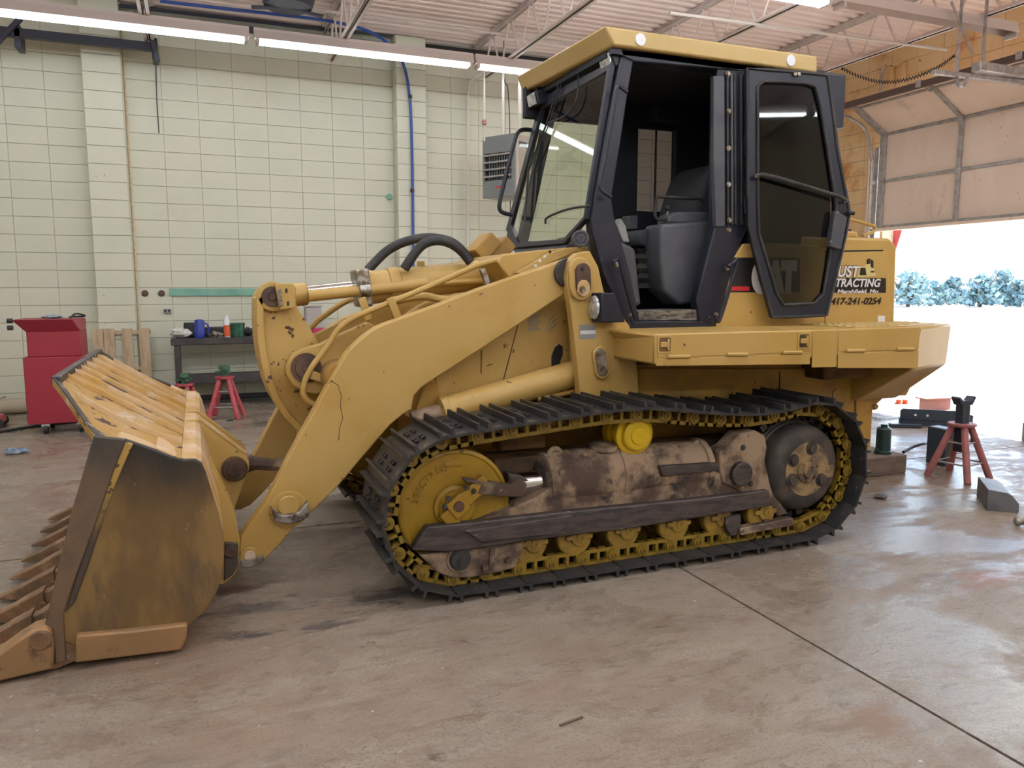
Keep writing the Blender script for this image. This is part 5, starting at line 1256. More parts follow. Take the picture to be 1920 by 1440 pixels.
for u, v in ((1419, 330), (1586, 376)): MB().cyl(dp(u, v, 0.08), dp(u, v, 0.02), 0.012, n=10).build('bar_foot', M['steel'], dr)
MB().plate([dp(u, v, 0.075) for u, v in ((1567, 394), (1589, 408), (1578, 468), (1556, 462))], dn_*0.05).build('lock_case', M['plastic'], dr, bevel=0.006)
MB().tube([dp(1590, 398, 0.05), dp(1601, 400, 0.05)], 0.012, 10).build('lock_knob', M['rubber'], dr)
for u, v in ((1571, 398), (1558, 453)): MB().cyl(dp(u, v, 0.075), dp(u, v, 0.083), 0.006, n=8).build('screw', M['steel'], dr)
for u in (1489, 1496): MB().lathe(dp(u, 140, 0.03), -dn_, [(0, 0.010), (0.015, 0.010)], 10).build('bolt', M['steel'], dr)
for v0, v1 in ((150, 180), (255, 290), (370, 400)):
    MB().cyl(at(1398, v0, YC-0.02), at(1399, v1, YC-0.02), 0.014, n=10).build('door_hinge', M['black'], dr)

# ================================================================== THINGS ALONG THE BACK WALL
M['red'] = mat('red_enamel', (0.30, 0.020, 0.040), 0.42, col2=(0.27, 0.018, 0.036), s2=2)
M['standred'] = mat('stand_red', (0.48, 0.085, 0.10), 0.5, col2=(0.40, 0.055, 0.07), s2=12)
M['standgreen'] = mat('stand_green', (0.035, 0.11, 0.055), 0.5, col2=(0.06, 0.14, 0.08), s2=14)
M['wood'] = mat('pallet_wood', (0.52, 0.40, 0.27), 0.8, col2=(0.42, 0.31, 0.2), s2=6, stretch=(3, 3, 0.6), col4=(0.26, 0.19, 0.14), s4=3, lo4=0.6, hi4=0.7)
M['oldwood'] = mat('grimy_timber', (0.16, 0.115, 0.085), 0.8, col2=(0.10, 0.075, 0.06), s2=8, stretch=(0.6, 3, 3))
M['benchmetal'] = mat('bench_metal', (0.035, 0.030, 0.032), 0.5, col2=(0.055, 0.045, 0.045), s2=5)
M['heater'] = mat('heater_grey', (0.20, 0.215, 0.22), 0.45)
M['heater_side'] = mat('heater_side', (0.48, 0.42, 0.39), 0.45)
M['cloth_w'] = mat('white_rag', (0.62, 0.60, 0.56), 0.9)
M['cloth_b'] = mat('blue_rag', (0.10, 0.16, 0.26), 0.9, col2=(0.42, 0.46, 0.52), s2=18)
M['bluepl'] = mat('blue_plastic', (0.025, 0.045, 0.30), 0.4)
M['orange'] = mat('orange_label', (0.70, 0.13, 0.04), 0.4)
M['greenpl'] = mat('green_bucket', (0.015, 0.085, 0.05), 0.4, col2=(0.03, 0.12, 0.08), s2=20)
M['canred'] = mat('dark_red_can', (0.22, 0.03, 0.03), 0.45)
M['pinkbox'] = mat('pink_box', (0.50, 0.03, 0.12), 0.45)
M['clearpl'] = glass('clear_plastic', (0.86, 0.86, 0.86))
M['greychair'] = mat('grey_translucent', (0.42, 0.39, 0.38), 0.5)
M['jackblue'] = mat('dark_blue_paint', (0.022, 0.035, 0.055), 0.45)
M['jackgreen'] = mat('dark_green_jack', (0.012, 0.040, 0.040), 0.4)
M['blocksteel'] = mat('grey_forged_steel', (0.16, 0.16, 0.18), 0.55, 0.2, col2=(0.12, 0.12, 0.135), s2=9)
M['ibeam'] = mat('red_primer', (0.42, 0.20, 0.17), 0.6)
M['leaf'] = mat('leaf', (0.22, 0.34, 0.36), 0.6, col2=(0.30, 0.42, 0.42), s2=2)
M['bark'] = mat('bark', (0.16, 0.12, 0.09), 0.9)

# red tool cabinet
tb = thing('tool_cabinet', 'dark red steel tool cabinet on casters behind the bucket', 'cabinet', (-1.28, 8.7, 0))
MB().box(-1.545, -1.03, 8.48, 8.95, 0.10, 0.745).build('lower_chest', M['red'], tb, bevel=0.008)
MB().box(-1.505, -1.05, 8.50, 8.95, 0.745, 1.00).build('top_chest', M['red'], tb, bevel=0.008)
MB().prism([(0, 0)], 0, 1) if False else None
lid = MB().hexa([(-1.505, 8.498, 0.985), (-1.05, 8.498, 0.985), (-1.05, 8.95, 1.00), (-1.505, 8.95, 1.00), (-1.60, 8.42, 1.105), (-1.10, 8.42, 1.105), (-1.05, 8.95, 1.10), (-1.60, 8.95, 1.105)])
lid.build('lid', M['red'], tb, bevel=0.006)
for z in (1.03, 1.095): MB().cyl((-1.60, 8.47, z), (-1.645, 8.47, z), 0.022, n=12).build('handle_end', M['rubber'], tb)
for x, y in ((-1.40, 8.52), (-1.10, 8.52), (-1.40, 8.88), (-1.10, 8.88)):
    MB().lathe((x-0.02, y, 0.048), (1, 0, 0), [(0, 0.03), (0.004, 0.047), (0.036, 0.047), (0.04, 0.03)], 18).build('caster', M['rubber'], tb)
    MB().box(x-0.035, x+0.035, y-0.03, y+0.03, 0.075, 0.10).build('caster_fork', M['galv'], tb)
def crumple(name, label, cat, c, rx, ry, rz, m, seed, group=None):
    r = random.Random(seed); b = MB(); n = 14; rings = []
    for k in range(6):
        f = math.sin(PI*(0.08+0.84*k/5)); rings.append([(c[0]+rx*f*math.cos(2*PI*i/n)*r.uniform(0.6, 1.1)+r.uniform(-.1, .1)*rx, c[1]+ry*f*math.sin(2*PI*i/n)*r.uniform(0.6, 1.1), c[2]+rz*k/5*r.uniform(0.75, 1.15)) for i in range(n)])
    b.loft(rings); return tag(b.build(name, m, smooth=False), label, cat, group)
crumple('rag', 'pale blue and white rag on top of the red tool cabinet', 'rag', (-1.30, 8.66, 1.105), 0.11, 0.08, 0.035, M['cloth_b'], 3)
tag(MB().tube(smoothpath([(-1.14, 8.6, 1.113), (-1.10, 8.66, 1.15), (-1.03, 8.70, 1.13), (-1.06, 8.78, 1.118), (-1.14, 8.76, 1.118), (-1.16, 8.68, 1.116)], 5), 0.009, 6).build('air_hose', M['rubber']), 'short black hose curled on the red tool cabinet lid', 'hose')

# pallet leaning against the wall
pl = thing('pallet', 'worn wooden pallet standing upright against the block wall beside the pilaster', 'pallet', (-0.55, 10.15, 0))
PXL = [at(u, 660, 10.06).x for u in (174, 196, 230, 262)]
for x in PXL:
    MB().box(x, x+0.115, 10.06, 10.08, 0.02, 0.93).build('slat', M['wood'], pl, bevel=0.003)
for z in (0.0, 0.44, 0.86):
    MB().box(PXL[0], PXL[3]+0.125, 10.08, 10.17, z, z+0.045).build('stringer', M['wood'], pl, bevel=0.003)
for x in (PXL[0]+0.02, PXL[1]+0.13, PXL[3]):
    MB().box(x, x+0.10, 10.17, 10.19, 0.02, 0.9).build('slat', M['wood'], pl, bevel=0.003)

# workbench and what lies on it
BY0, BY1, BZ = 9.62, 10.22, at(400, 634, 9.62).z
bx0 = at(320, 640, BY0).x; bx1 = 1.75
bn = thing('workbench', 'long dark steel workbench against the block wall, cluttered with parts', 'bench', ((bx0+bx1)/2, 9.9, 0))
MB().box(bx0, bx1, BY0, BY1, BZ-0.075, BZ).build('bench_top', M['benchmetal'], bn, bevel=0.008)
for x in (bx0+0.06, bx1-0.06):
    for y in (BY0+0.06, BY1-0.06): MB().box(x-0.03, x+0.03, y-0.03, y+0.03, 0, BZ-0.075).build('leg', mat('bench_leg', (0.09, 0.05, 0.05), 0.6) if False else M['benchmetal'], bn, bevel=0.004)
zz = at(420, 704, BY0).z
MB().box(bx0+0.06, bx1-0.06, BY0+0.03, BY0+0.09, zz-0.09, zz+0.02).build('front_rail', M['benchmetal'], bn, bevel=0.004)
MB().box(bx0+0.06, bx1-0.06, BY0+0.09, BY1-0.03, zz-0.04, zz-0.02).build('shelf', M['benchmetal'], bn, smooth=False)
def onbench(u, y=9.78): return at(u, 634, y).x
def lat(nm, label, cat, x, y, z, tr, m, n=20, grp=None, parts=()):
    o = MB().lathe((x, y, z), (0, 0, 1), tr, n).build(nm, m)
    o['label'] = label; o['category'] = cat
    if grp: o['group'] = grp
    return o
crumple('rag', 'dirty white rags heaped on the left end of the workbench', 'rag', (onbench(340), 9.76, BZ), 0.14, 0.1, 0.115, M['cloth_w'], 5)
tag(MB().box(onbench(345), onbench(368), 9.89, 10.07, BZ, BZ+0.17).build('tool_case', M['rubber'], bevel=0.015), 'black tool case behind the blue bottle on the workbench', 'case')
bb = lat('plastic_bottle', 'blue plastic bottle standing on the workbench', 'bottle', onbench(375), 9.74, BZ, [(0, 0.058), (0.01, 0.062), (0.10, 0.062), (0.12, 0.055), (0.15, 0.058), (0.19, 0.055), (0.21, 0.045), (0.215, 0.02)], M['bluepl'], 22)
hb = MB().tube(smoothpath([(onbench(375)+0.055, 9.74, BZ+0.05), (onbench(375)+0.09, 9.74, BZ+0.07), (onbench(375)+0.09, 9.74, BZ+0.15), (onbench(375)+0.05, 9.74, BZ+0.17)], 4), 0.011, 8); hb.build('handle', M['bluepl'], bb)
for k, (u, y, s) in enumerate(((394, 9.70, 0.036), (405, 9.80, 0.042), (414, 9.70, 0.034))):
    x = onbench(u, y); b = MB()
    b.lathe((x-s, y, BZ+s*0.9), (1, 0.2, 0.1), [(0, s*0.5), (0.01, s*0.9), (s, s*0.85), (s*1.1, s*0.5), (s*1.9, s*0.45), (s*2.0, s*0.3)], 14)
    b.lathe((x, y-s*0.5, BZ+s*0.7), (0, -1, 0), [(0, s*0.5), (s*0.5, s*0.45), (s*0.55, s*0.2)], 10)
    b.box(x-s*0.8, x+s*0.8, y-0.4*s, y+0.5*s, BZ, BZ+s*0.5)
    tag(b.build('engine_part', M['bolt'] if k else M['rubber']), ['black cast pump part next to the blue bottle on the bench', 'greasy bare metal fitting in the middle of the bench clutter', 'bright metal fitting beside the orange spray can'][k], 'machine part')
tag(MB().box(onbench(385, 9.95), onbench(425, 9.95), 9.95, 10.12, BZ, BZ+0.11).build('parts_tray', M['rubber'], bevel=0.01), 'low black parts tray at the back of the workbench', 'tray')
sc_ = lat('spray_can', 'white spray can with an orange label on the workbench', 'spray can', onbench(426), 9.74, BZ, [(0, 0.032), (0.004, 0.036), (0.20, 0.036), (0.215, 0.030), (0.225, 0.024), (0.25, 0.024), (0.252, 0.012), (0.265, 0.010)], M['decal_white'], 20)
MB().lathe((onbench(426), 9.74, BZ+0.012), (0, 0, 1), [(0, 0.0368), (0.13, 0.0368)], 20).build('label_wrap', M['orange'], sc_)
gb = lat('bucket', 'small dark green pail on the workbench beside the spray can', 'pail', onbench(446), 9.76, BZ, [(0, 0.072), (0.004, 0.075), (0.145, 0.084), (0.15, 0.088), (0.165, 0.088), (0.165, 0.080), (0.03, 0.070)], M['greenpl'], 28)
crumple('rag', 'black rag lying between the green pail and the dark red can', 'rag', (onbench(467), 9.92, BZ), 0.08, 0.06, 0.10, M['rubber'], 9)
lat('can', 'dark red can at the right end of the visible bench clutter', 'can', onbench(479), 9.70, BZ, [(0, 0.032), (0.15, 0.032), (0.155, 0.028), (0.175, 0.02)], M['canred'], 18)
tag(MB().box(onbench(586, 9.75), onbench(612, 9.75), 9.72, 9.9, BZ, BZ+0.085).build('box', M['pinkbox'], bevel=0.01), 'magenta box on the bench seen behind the lift arms', 'box')
x0, x1 = onbench(574, 10.0), onbench(604, 10.0)
cb = thing('crate', 'grey translucent bin standing on the bench behind the curved lever', 'bin', ((x0+x1)/2, 10.05, BZ))
MB().box(x0, x1, 9.98, 10.14, BZ, BZ+0.34).build('bin_body', M['greychair'], cb, bevel=0.02)
MB().box(x0-0.01, x1+0.01, 9.97, 10.15, BZ+0.34, BZ+0.36).build('bin_rim', M['greychair'], cb, bevel=0.006)

# jack stands
def jack_stand(x, y, k, h, label, rot, legm, headm, head='screw'):
    t = thing('jack_stand', label, 'jack stand', (x, y, 0), 'jack stands')
    for i in range(4):
        a = rot+i*PI/2
        MB().tube([(x+0.19*k*math.cos(a), y+0.19*k*math.sin(a), 0), (x+0.05*k*math.cos(a), y+0.05*k*math.sin(a), h)], 0.022*k, 12).build('leg', legm, t)
    for f, zz_ in ((0.42, 0.30), (0.78, 0.68)):
        q = [(x+(0.19-0.14*zz_)*k*math.cos(rot+i*PI/2), y+(0.19-0.14*zz_)*k*math.sin(rot+i*PI/2), h*zz_) for i in range(4)]
        MB().tube(q, 0.006*k, 6, True).build('brace_ring', M['galv'], t)
    MB().lathe((x, y, h-0.01), (0, 0, 1), [(0, 0.085*k), (0.02, 0.09*k), (0.025, 0.085*k)], 8).build('top_plate', legm, t, bevel=0.003)
    if head == 'screw':
        MB().lathe((x, y, h-0.05), (0, 0, 1), [(0, 0.03*k), (0.12*k, 0.03*k), (0.12*k, 0.05*k), (0.16*k, 0.05*k)], 16).build('screw_post', headm, t)
        for i in range(3):
            a = rot+0.5+i*2.1; MB().bar((x, y, h+0.055*k), (x+0.085*k*math.cos(a), y+0.085*k*math.sin(a), h+0.055*k), 0.03*k, 0.02*k).build('screw_arm', headm, t, bevel=0.003)
    else:
        MB().box(x-0.035, x+0.035, y-0.035, y+0.035, h-0.20, h+0.15).build('post', headm, t, bevel=0.006)
        MB().prism([(x-0.09, h+0.205), (x-0.055, h+0.15), (x+0.055, h+0.15), (x+0.09, h+0.205), (x+0.075, h+0.215), (x+0.045, h+0.185), (x-0.045, h+0.185), (x-0.075, h+0.215)], y-0.035, y+0.035).build('saddle', headm, t, bevel=0.004)
        MB().tube(smoothpath([(x+0.08, y, h-0.01), (x+0.105, y, h-0.03), (x+0.11, y, h-0.14), (x+0.09, y, h-0.15)], 4), 0.006, 6).build('pin_handle', legm, t)
    return t
s1 = at(421, 712, 8.86)
jack_stand(0.245, 8.86, 1.15, at(421, 708, 8.86).z, 'red jack stand with green screw head on the open floor by the workbench', 0.55, M['standred'], M['standgreen'])
jack_stand(at(347, 725, 9.0).x, 9.0, 1.1, at(347, 722, 9.0).z, 'red jack stand with green screw head mostly hidden behind the bucket ridge', 0.3, M['standred'], M['standgreen'])
M['standbig'] = mat('faded_red_stand', (0.36, 0.12, 0.12), 0.55, col2=(0.26, 0.10, 0.10), s2=9)
jack_stand(5.20, 3.97, 1.12, at(1799, 797, 3.97).z, 'tall faded red jack stand with dark saddle post near the open door', 0.95, M['standbig'], M['jackblue'], 'saddle')
tag(MB().box(5.40, 5.52, 4.25, 4.42, 0, 0.30).build('battery_box', M['jackblue'], bevel=0.01), 'dark blue upright box standing behind the tall jack stand', 'box')

# small things on the floor at the left
p = atz(486, 790, 0.035)
tag(MB().lathe((p.x-0.06, p.y-0.02, 0.036), (0.9, 0.43, 0), [(0, 0.018), (0.02, 0.02), (0.025, 0.034), (0.14, 0.035), (0.15, 0.028)], 18).build('plastic_bottle', M['clearpl']), 'clear empty plastic bottle lying on the floor near the jack stand', 'bottle')
p = atz(431, 788, 0.01); tag(MB().bar((p.x-0.035, p.y, 0.007), (p.x+0.035, p.y+0.01, 0.007), 0.014, 0.013).build('bolt', M['rubber'], bevel=0.002), 'short dark bolt on the floor by the red jack stand', 'bolt')
fj = thing('floor_jack', 'red trolley jack at the left edge by the wall', 'jack', (-1.95, 9.15, 0))
MB().hexa([(-2.3, 9.05, 0.05), (-1.86, 9.05, 0.05), (-1.86, 9.25, 0.05), (-2.3, 9.25, 0.05), (-2.3, 9.05, 0.20), (-1.88, 9.05, 0.12), (-1.88, 9.25, 0.12), (-2.3, 9.25, 0.20)]).build('jack_frame', M['standred'], fj, bevel=0.01)
for x in (-1.90, -2.25):
    for y in (9.03, 9.27): MB().cyl((x, y-0.015, 0.05), (x, y+0.015, 0.05), 0.05, n=16).build('wheel', M['rubber'], fj)
MB().cyl((-1.96, 9.15, 0.12), (-1.96, 9.15, 0.20), 0.04, n=14).build('saddle', M['standred'], fj)
MB().tube([(-2.2, 9.15, 0.18), (-1.85, 9.2, 0.30)], 0.012, 8).build('handle', M['galv'], fj)
tag(MB().cyl((-3.2, 10.05, 0.085), (-1.5, 10.05, 0.085), 0.085, n=20).build('pipe', mat('tan_pipe', (0.42, 0.36, 0.27), 0.6)), 'tan pipe lying along the foot of the back wall', 'pipe')
tag(MB().tube(smoothpath([(-2.6, 8.6, 0.015), (-2.0, 8.62, 0.015), (-1.75, 8.78, 0.015), (-1.55, 8.95, 0.015), (-1.2, 9.1, 0.015)], 5), 0.014, 8).build('cable', M['rubber']), 'black cable on the floor running behind the red cabinet', 'cable')
p = atz(30, 852, 0.0); crumple('rag', 'blue and white rag lying on the floor left of the bucket', 'rag', (p.x, p.y, 0), 0.12, 0.05, 0.055, M['cloth_b'], 21)
p = atz(1652, 934, 0.0); crumple('rag', 'dark grey rag on the floor behind the loader track', 'rag', (p.x, p.y, 0), 0.055, 0.05, 0.03, M['blocksteel'], 24)
p = atz(1072, 1355, 0.0); tag(MB().bar((p.x-0.045, p.y-0.005, 0.004), (p.x+0.045, p.y+0.012, 0.004), 0.008, 0.007).build('splinter', M['bark']), 'dark wood splinter on the open concrete in the foreground', 'splinter')

# things on the back wall
def wallbox(u0, v0, u1, v1, y, th): a, c = at(u0, v1, y), at(u1, v0, y); return MB().box(a.x, c.x, y-th, y, a.z, c.z)
tag(wallbox(318, 541, 520, 555, 10.285, 0.015).build('wall_rail', M['teal'], bevel=0.003), 'teal painted board fixed along the back wall above the workbench', 'board')
ot = tag(wallbox(307, 579, 321, 588, 10.29, 0.02).build('outlet', M['decal_grey'], bevel=0.004), 'grey double power outlet on the back wall', 'outlet')
for du in (310, 317):
    for dv in (582,): wallbox(du-1.5, dv-1.5, du+1.5, dv+3, 10.27, 0.003).build('socket', M['decal_black'], ot)
for u, s in ((272, 'left'), (303, 'right')):
    p = at(u, 550, 10.29); tag(MB().lathe(p, (0, -1, 0), [(0, 0.04), (0.006, 0.032), (0.008, 0.01)], 9).build('wall_patch', M['pin']), 'brown bolt patch on the back wall beside the pilaster, the %s of two' % s, 'patch')
p = at(730, 369, 10.27); tag(MB().lathe(p, (0, -1, 0), [(0, 0.04), (0.02, 0.035), (0.022, 0.01)], 10).build('junction_box', M['teal']), 'small green fitting on the wall left of the blue hose', 'fitting')
# blue air hose: along the deck and down the pilaster
hp = [at(300, 2, 9.6), at(420, 16, 9.6), at(520, 27, 9.6), at(620, 40, 9.65), at(690, 58, 9.8), at(735, 88, 9.95), at(757, 122, 10.06), at(768, 180, 10.06), at(772, 260, 10.08), at(774, 380, 10.08), at(775, 480, 10.08), at(775, 640, 10.08)]
ho = tag(MB().tube(smoothpath(hp, 5), 0.018, 8).build('air_hose', M['hosebl']), 'blue air hose running under the deck and down the right pilaster', 'hose')
for u, v in ((769, 181), (773, 357)):
    p = at(u, v, 10.06); MB().lathe(p+Vector((0, 0, -0.02)), (0, 0, 1), [(0, 0.026), (0.04, 0.026)], 12).build('hose_clip', M['rubber'], ho)
tag(MB().tube([at(225, 10, 10.2), at(500, 42, 10.2), at(560, 50, 10.2), at(735, 66, 10.2)], 0.022, 8).build('conduit', M['darkbeam']), 'dark conduit high on the back wall above the light row', 'conduit')
# dark rail with brackets at the upper left
rl = thing('wall_rail', 'dark blue steel rail on brackets at the upper left under the lights', 'rail', (-1.2, 9.9, 4.05))
a, c = at(0, 61, 9.9), at(287, 89, 9.9)
MB().box(-4.6, c.x, 9.86, 9.94, c.z-0.045, c.z+0.045).build('rail_beam', M['darkbeam'], rl, bevel=0.004)
for u in (33, 290):
    p = at(u, 66 if u < 100 else 90, 9.9)
    MB().box(p.x-0.03, p.x+0.03, 9.86, 10.12, p.z-0.13, p.z+0.10).build('bracket', M['darkbeam'], rl, bevel=0.004)
    MB().bar((p.x-(0.22 if u < 100 else -0.03), 9.84, p.z-0.16), (p.x+(0.05 if u < 100 else -0.04), 9.84, p.z+0.16), 0.05, 0.05).build('brace', M['darkbeam'], rl, bevel=0.004)
tag(MB().tube([at(292, 116, 10.27), at(294, 190, 10.27), at(298, 250, 10.27)], 0.006, 6).build('wire', M['rubber']), 'thin dark wire hanging down the wall below the rail bracket', 'wire')
# round drum under the deck
p = atz(540, 8, 4.32)
dm = thing('ceiling_drum', 'dark grey round drum hung under the deck at the top left', 'drum', (p.x, p.y, 4.2))
MB().lathe((p.x, p.y, 4.27), (0, 0, 1), [(0, 0.12), (0.02, 0.24), (0.10, 0.27), (0.25, 0.27), (0.28, 0.2)], 28).build('drum_body', M['darkbeam'], dm)
MB().cyl((p.x, p.y, 4.5), (p.x, p.y, 4.64), 0.03, n=10).build('hanger', M['darkbeam'], dm)
for k in range(2): MB().bar((p.x-0.02, p.y, 4.28+0.002*k), (p.x+(-0.36 if k else 0.36), p.y+0.05, 4.26), 0.06, 0.02).build('bracket', M['darkbeam'], dm)

# hanging gas heater
A = at(905, 320, 9.45); B = at(965, 308, 9.02)
zt1, zb1 = at(965, 249, 9.02).z, at(965, 367, 9.02).z
fd_ = Vector((B.x-A.x, B.y-A.y, 0)); wdt = fd_.length; fd_.normalize()
nn = Vector((-fd_.y, fd_.x, 0))                # into the unit
if nn.x < 0: nn = -nn
ht = thing('unit_heater', 'grey hanging gas heater with louvred front on the back wall side', 'heater', (B.x, B.y, zb1))
def hb_(s0, s1, d0, d1, z0, z1):
    q = [Vector((A.x, A.y, 0))+fd_*s*wdt+nn*d for s, d in ((s0, d0), (s1, d0), (s1, d1), (s0, d1))]
    return MB().hexa([(v.x, v.y, z0) for v in q]+[(v.x, v.y, z1) for v in q])
hb_(0, 1, 0.03, 0.42, zb1, zt1).build('casing', M['heater_side'], ht, bevel=0.008)
hz = lambda f: zb1+(zt1-zb1)*f
hb_(0, 1, 0.0, 0.03, hz(0.72), hz(1.0)).build('front_panel', M['heater'], ht, bevel=0.004)
hb_(0, 1, 0.0, 0.03, hz(0.0), hz(0.28)).build('front_panel', M['heater'], ht, bevel=0.004)
hb_(0, 0.06, 0.0, 0.03, hz(0.28), hz(0.72)).build('front_panel', M['heater'], ht)
hb_(0.90, 1.0, 0.0, 0.03, hz(0.28), hz(0.72)).build('front_panel', M['heater'], ht)
hb_(0.06, 0.90, 0.025, 0.032, hz(0.28), hz(0.72)).build('grille_back', M['decal_black'], ht)
for f in (0.33, 0.445, 0.56, 0.675): hb_(0.05, 0.91, -0.02, 0.01, hz(f), hz(f+0.028)).build('louvre', M['galv'], ht)
for k in range(9): hb_(0.2+k*0.078, 0.215+k*0.078, 0.005, 0.02, hz(0.29), hz(0.71)).build('fin', M['heater'], ht)
hb_(0.42, 0.66, -0.002, 0.0, hz(0.15), hz(0.175)).build('red_badge', M['decal_red'], ht)
q = Vector((B.x, B.y, 0))+nn*0.05-nn.cross(Vector((0, 0, 1)))*0.0
sd = fd_
def sidebox(d0, d1, z0, z1, o=0.004):
    a_ = Vector((B.x, B.y, 0))+nn*d0; b__ = Vector((B.x, B.y, 0))+nn*d1
    return MB().hexa([(a_.x, a_.y, z0), (b__.x, b__.y, z0), (b__.x+sd.x*o, b__.y+sd.y*o, z0), (a_.x+sd.x*o, a_.y+sd.y*o, z0), (a_.x, a_.y, z1), (b__.x, b__.y, z1), (b__.x+sd.x*o, b__.y+sd.y*o, z1), (a_.x+sd.x*o, a_.y+sd.y*o, z1)])
sidebox(0.09, 0.26, hz(0.80), hz(0.89)).build('slot', M['decal_black'], ht)
sidebox(0.345, 0.40, hz(0.06), hz(0.18), 0.006).build('number_plate', M['white'], ht)
pq = Vector((B.x, B.y, 0))+nn*0.352+sd*0.008
text('8', 0.11, (pq.x, pq.y, hz(0.075)), ht, M['decal_black'], 'number', 0, None, nrm=(sd.x, sd.y, 0))
for u, y, r, m in ((908, 9.42, 0.014, 'pipewhite'), (943, 9.30, 0.018, 'pipewhite'), (974, 9.24, 0.022, 'pipewhite')):
    p = at(u, 200, y); MB().cyl((p.x, p.y, zt1-0.05), (p.x, p.y, 4.15), r, n=10).build('hanger_pipe', M[m], ht)
p = at(908, 228, 9.4); MB().lathe((p.x, p.y, p.z-0.04), (0, 0, 1), [(0, 0.02), (0.01, 0.03), (0.05, 0.03), (0.06, 0.02)], 10).build('valve', M['ibeam'], ht)
cd = [at(906, 136, 10.24), at(890, 144, 10.24), at(879, 156, 10.24), at(877, 175, 10.24), at(877, 350, 10.24), at(876, 600, 10.24)]
tag(MB().tube(cd, 0.016, 8).build('conduit', M['pipewhite']), 'vertical conduit on the back wall left of the hanging heater', 'conduit')
tag(MB().tube(smoothpath([at(945, 100, 9.9)+Vector((0, 0, 0.6)), at(945, 140, 9.9), at(952, 165, 9.9), at(955, 210, 9.9), at(956, 260, 9.9), at(957, 420, 9.9)], 4), 0.006, 6).build('wire', M['rubber']), 'thin dark cable dropping behind the hanging heater', 'cable')
tag(MB().cyl((at(1636, 300, 8.55).x-0.05, 8.55, 0.0), (at(1636, 300, 8.55).x-0.05, 8.55, 3.6), 0.02, n=8).build('conduit', M['block_r']), 'thin upright pipe on the rusty wall left of the roll-up door', 'pipe') if False else None
tag(MB().cyl((8.86, 8.47, 0.0), (8.86, 8.47, 3.5), 0.022, n=8).build('conduit', mat('tan_conduit', (0.60, 0.42, 0.30), 0.5)), 'tan upright conduit on the rusty wall left of the roll-up door', 'conduit')

# door opener rail, hangers and coiled cord at the upper right
do = thing('door_opener', 'steel door opener rail hung from the joists before the roll-up door', 'opener', (7.6, 5.7, 3.5))
r0_, r1_ = atz(1750, 135, 3.5), atz(1925, 153, 3.5)
MB().bar(r0_, Vector((8.6, r0_.y-0.1, 3.5)), 0.05, 0.045).build('rail', M['galv'], do, bevel=0.004)
MB().bar(r1_+Vector((-0.75, 0, 0.07)), r1_+Vector((0.4, 0, 0.07)), 0.10, 0.09).build('motor_housing', M['galv'], do, bevel=0.01)
for u in (1799, 1870):
    p = atz(u, 140, 3.5); MB().bar((p.x, r0_.y, 3.5), (p.x, r0_.y, 4.58), 0.035, 0.006, up=(1, 0, 0)).build('hanger', M['galv'], do)
p = atz(1799, 110, 3.72); MB().bar((p.x, r0_.y, 3.72), (p.x-0.35, r0_.y, 4.18), 0.03, 0.006, up=(0, 1, 0)).build('brace', M['galv'], do)
u_ = [atz(1794, 145, 3.47), atz(1796, 158, 3.38), atz(1802, 162, 3.35), atz(1809, 158, 3.38), atz(1814, 145, 3.47)]
MB().tube(smoothpath(u_, 4), 0.018, 8).build('chain_loop', M['galv'], do)
cp2 = smoothpath([at(1578, 128, 6.9), at(1610, 143, 6.8), at(1645, 153, 6.7), at(1680, 153, 6.6), at(1720, 143, 6.5), at(1760, 125, 6.4), at(1790, 104, 6.3)], 14)
tag(MB().tube([p+Vector((0, 0, 0.016*(1 if i % 2 else -1))) for i, p in enumerate(cp2)], 0.009, 5).build('coiled_cord', M['rubber']), 'black coiled cord sagging in front of the upper right wall', 'cord')
tag(MB().tube(smoothpath([atx(1660, 122, 8.82), atx(1655, 130, 8.82), atx(1652, 150, 8.82), atx(1650, 178, 8.82)], 4), 0.018, 8).build('conduit', M['galv']), 'short conduit bend on the wall above the roll-up door', 'conduit')
wf_ = thing('wall_frame', 'narrow painted frame on the wall above the roll-up door', 'frame', (8.85, 7.4, 3.95))
for a, c in (((1672, 122), (1672, 165)), ((1694, 118), (1694, 160)), ((1672, 122), (1694, 118))):
    MB().bar(atx(*a, 8.87), atx(*c, 8.87), 0.05, 0.04, up=(1, 0, 0)).build('frame_bar', M['block_r'], wf_)

# ================================================================== RIGHT SIDE FLOOR
tm = tag(MB().box(4.15, 4.95, 4.21, 4.60, 0, 0.145).build('timber', M['oldwood'], bevel=0.008), 'grimy timber block on the floor behind the loader track', 'timber')
p = atz(1655, 850, 0.145)
bj = thing('bottle_jack', 'dark green bottle jack standing on the grimy timber block', 'jack', (p.x, p.y, 0.145))
MB().lathe((p.x, p.y, 0.145), (0, 0, 1), [(0, 0.062), (0.02, 0.062), (0.025, 0.054), (0.19, 0.052), (0.20, 0.045), (0.205, 0.025), (0.225, 0.025)], 20).build('jack_body', M['jackgreen'], bj)
MB().cyl((p.x-0.05, p.y, 0.17), (p.x-0.09, p.y-0.02, 0.19), 0.012, n=8).build('pump_socket', M['jackgreen'], bj)
tag(MB().tube(smoothpath([atz(1694, 848, 0.15), atz(1712, 838, 0.16), atz(1735, 831, 0.15), atz(1752, 832, 0.08), atz(1775, 838, 0.012), atz(1800, 842, 0.012)], 5), 0.012, 8).build('cable', M['rubber']), 'black hose arching from the timber block to the tall jack stand', 'hose')
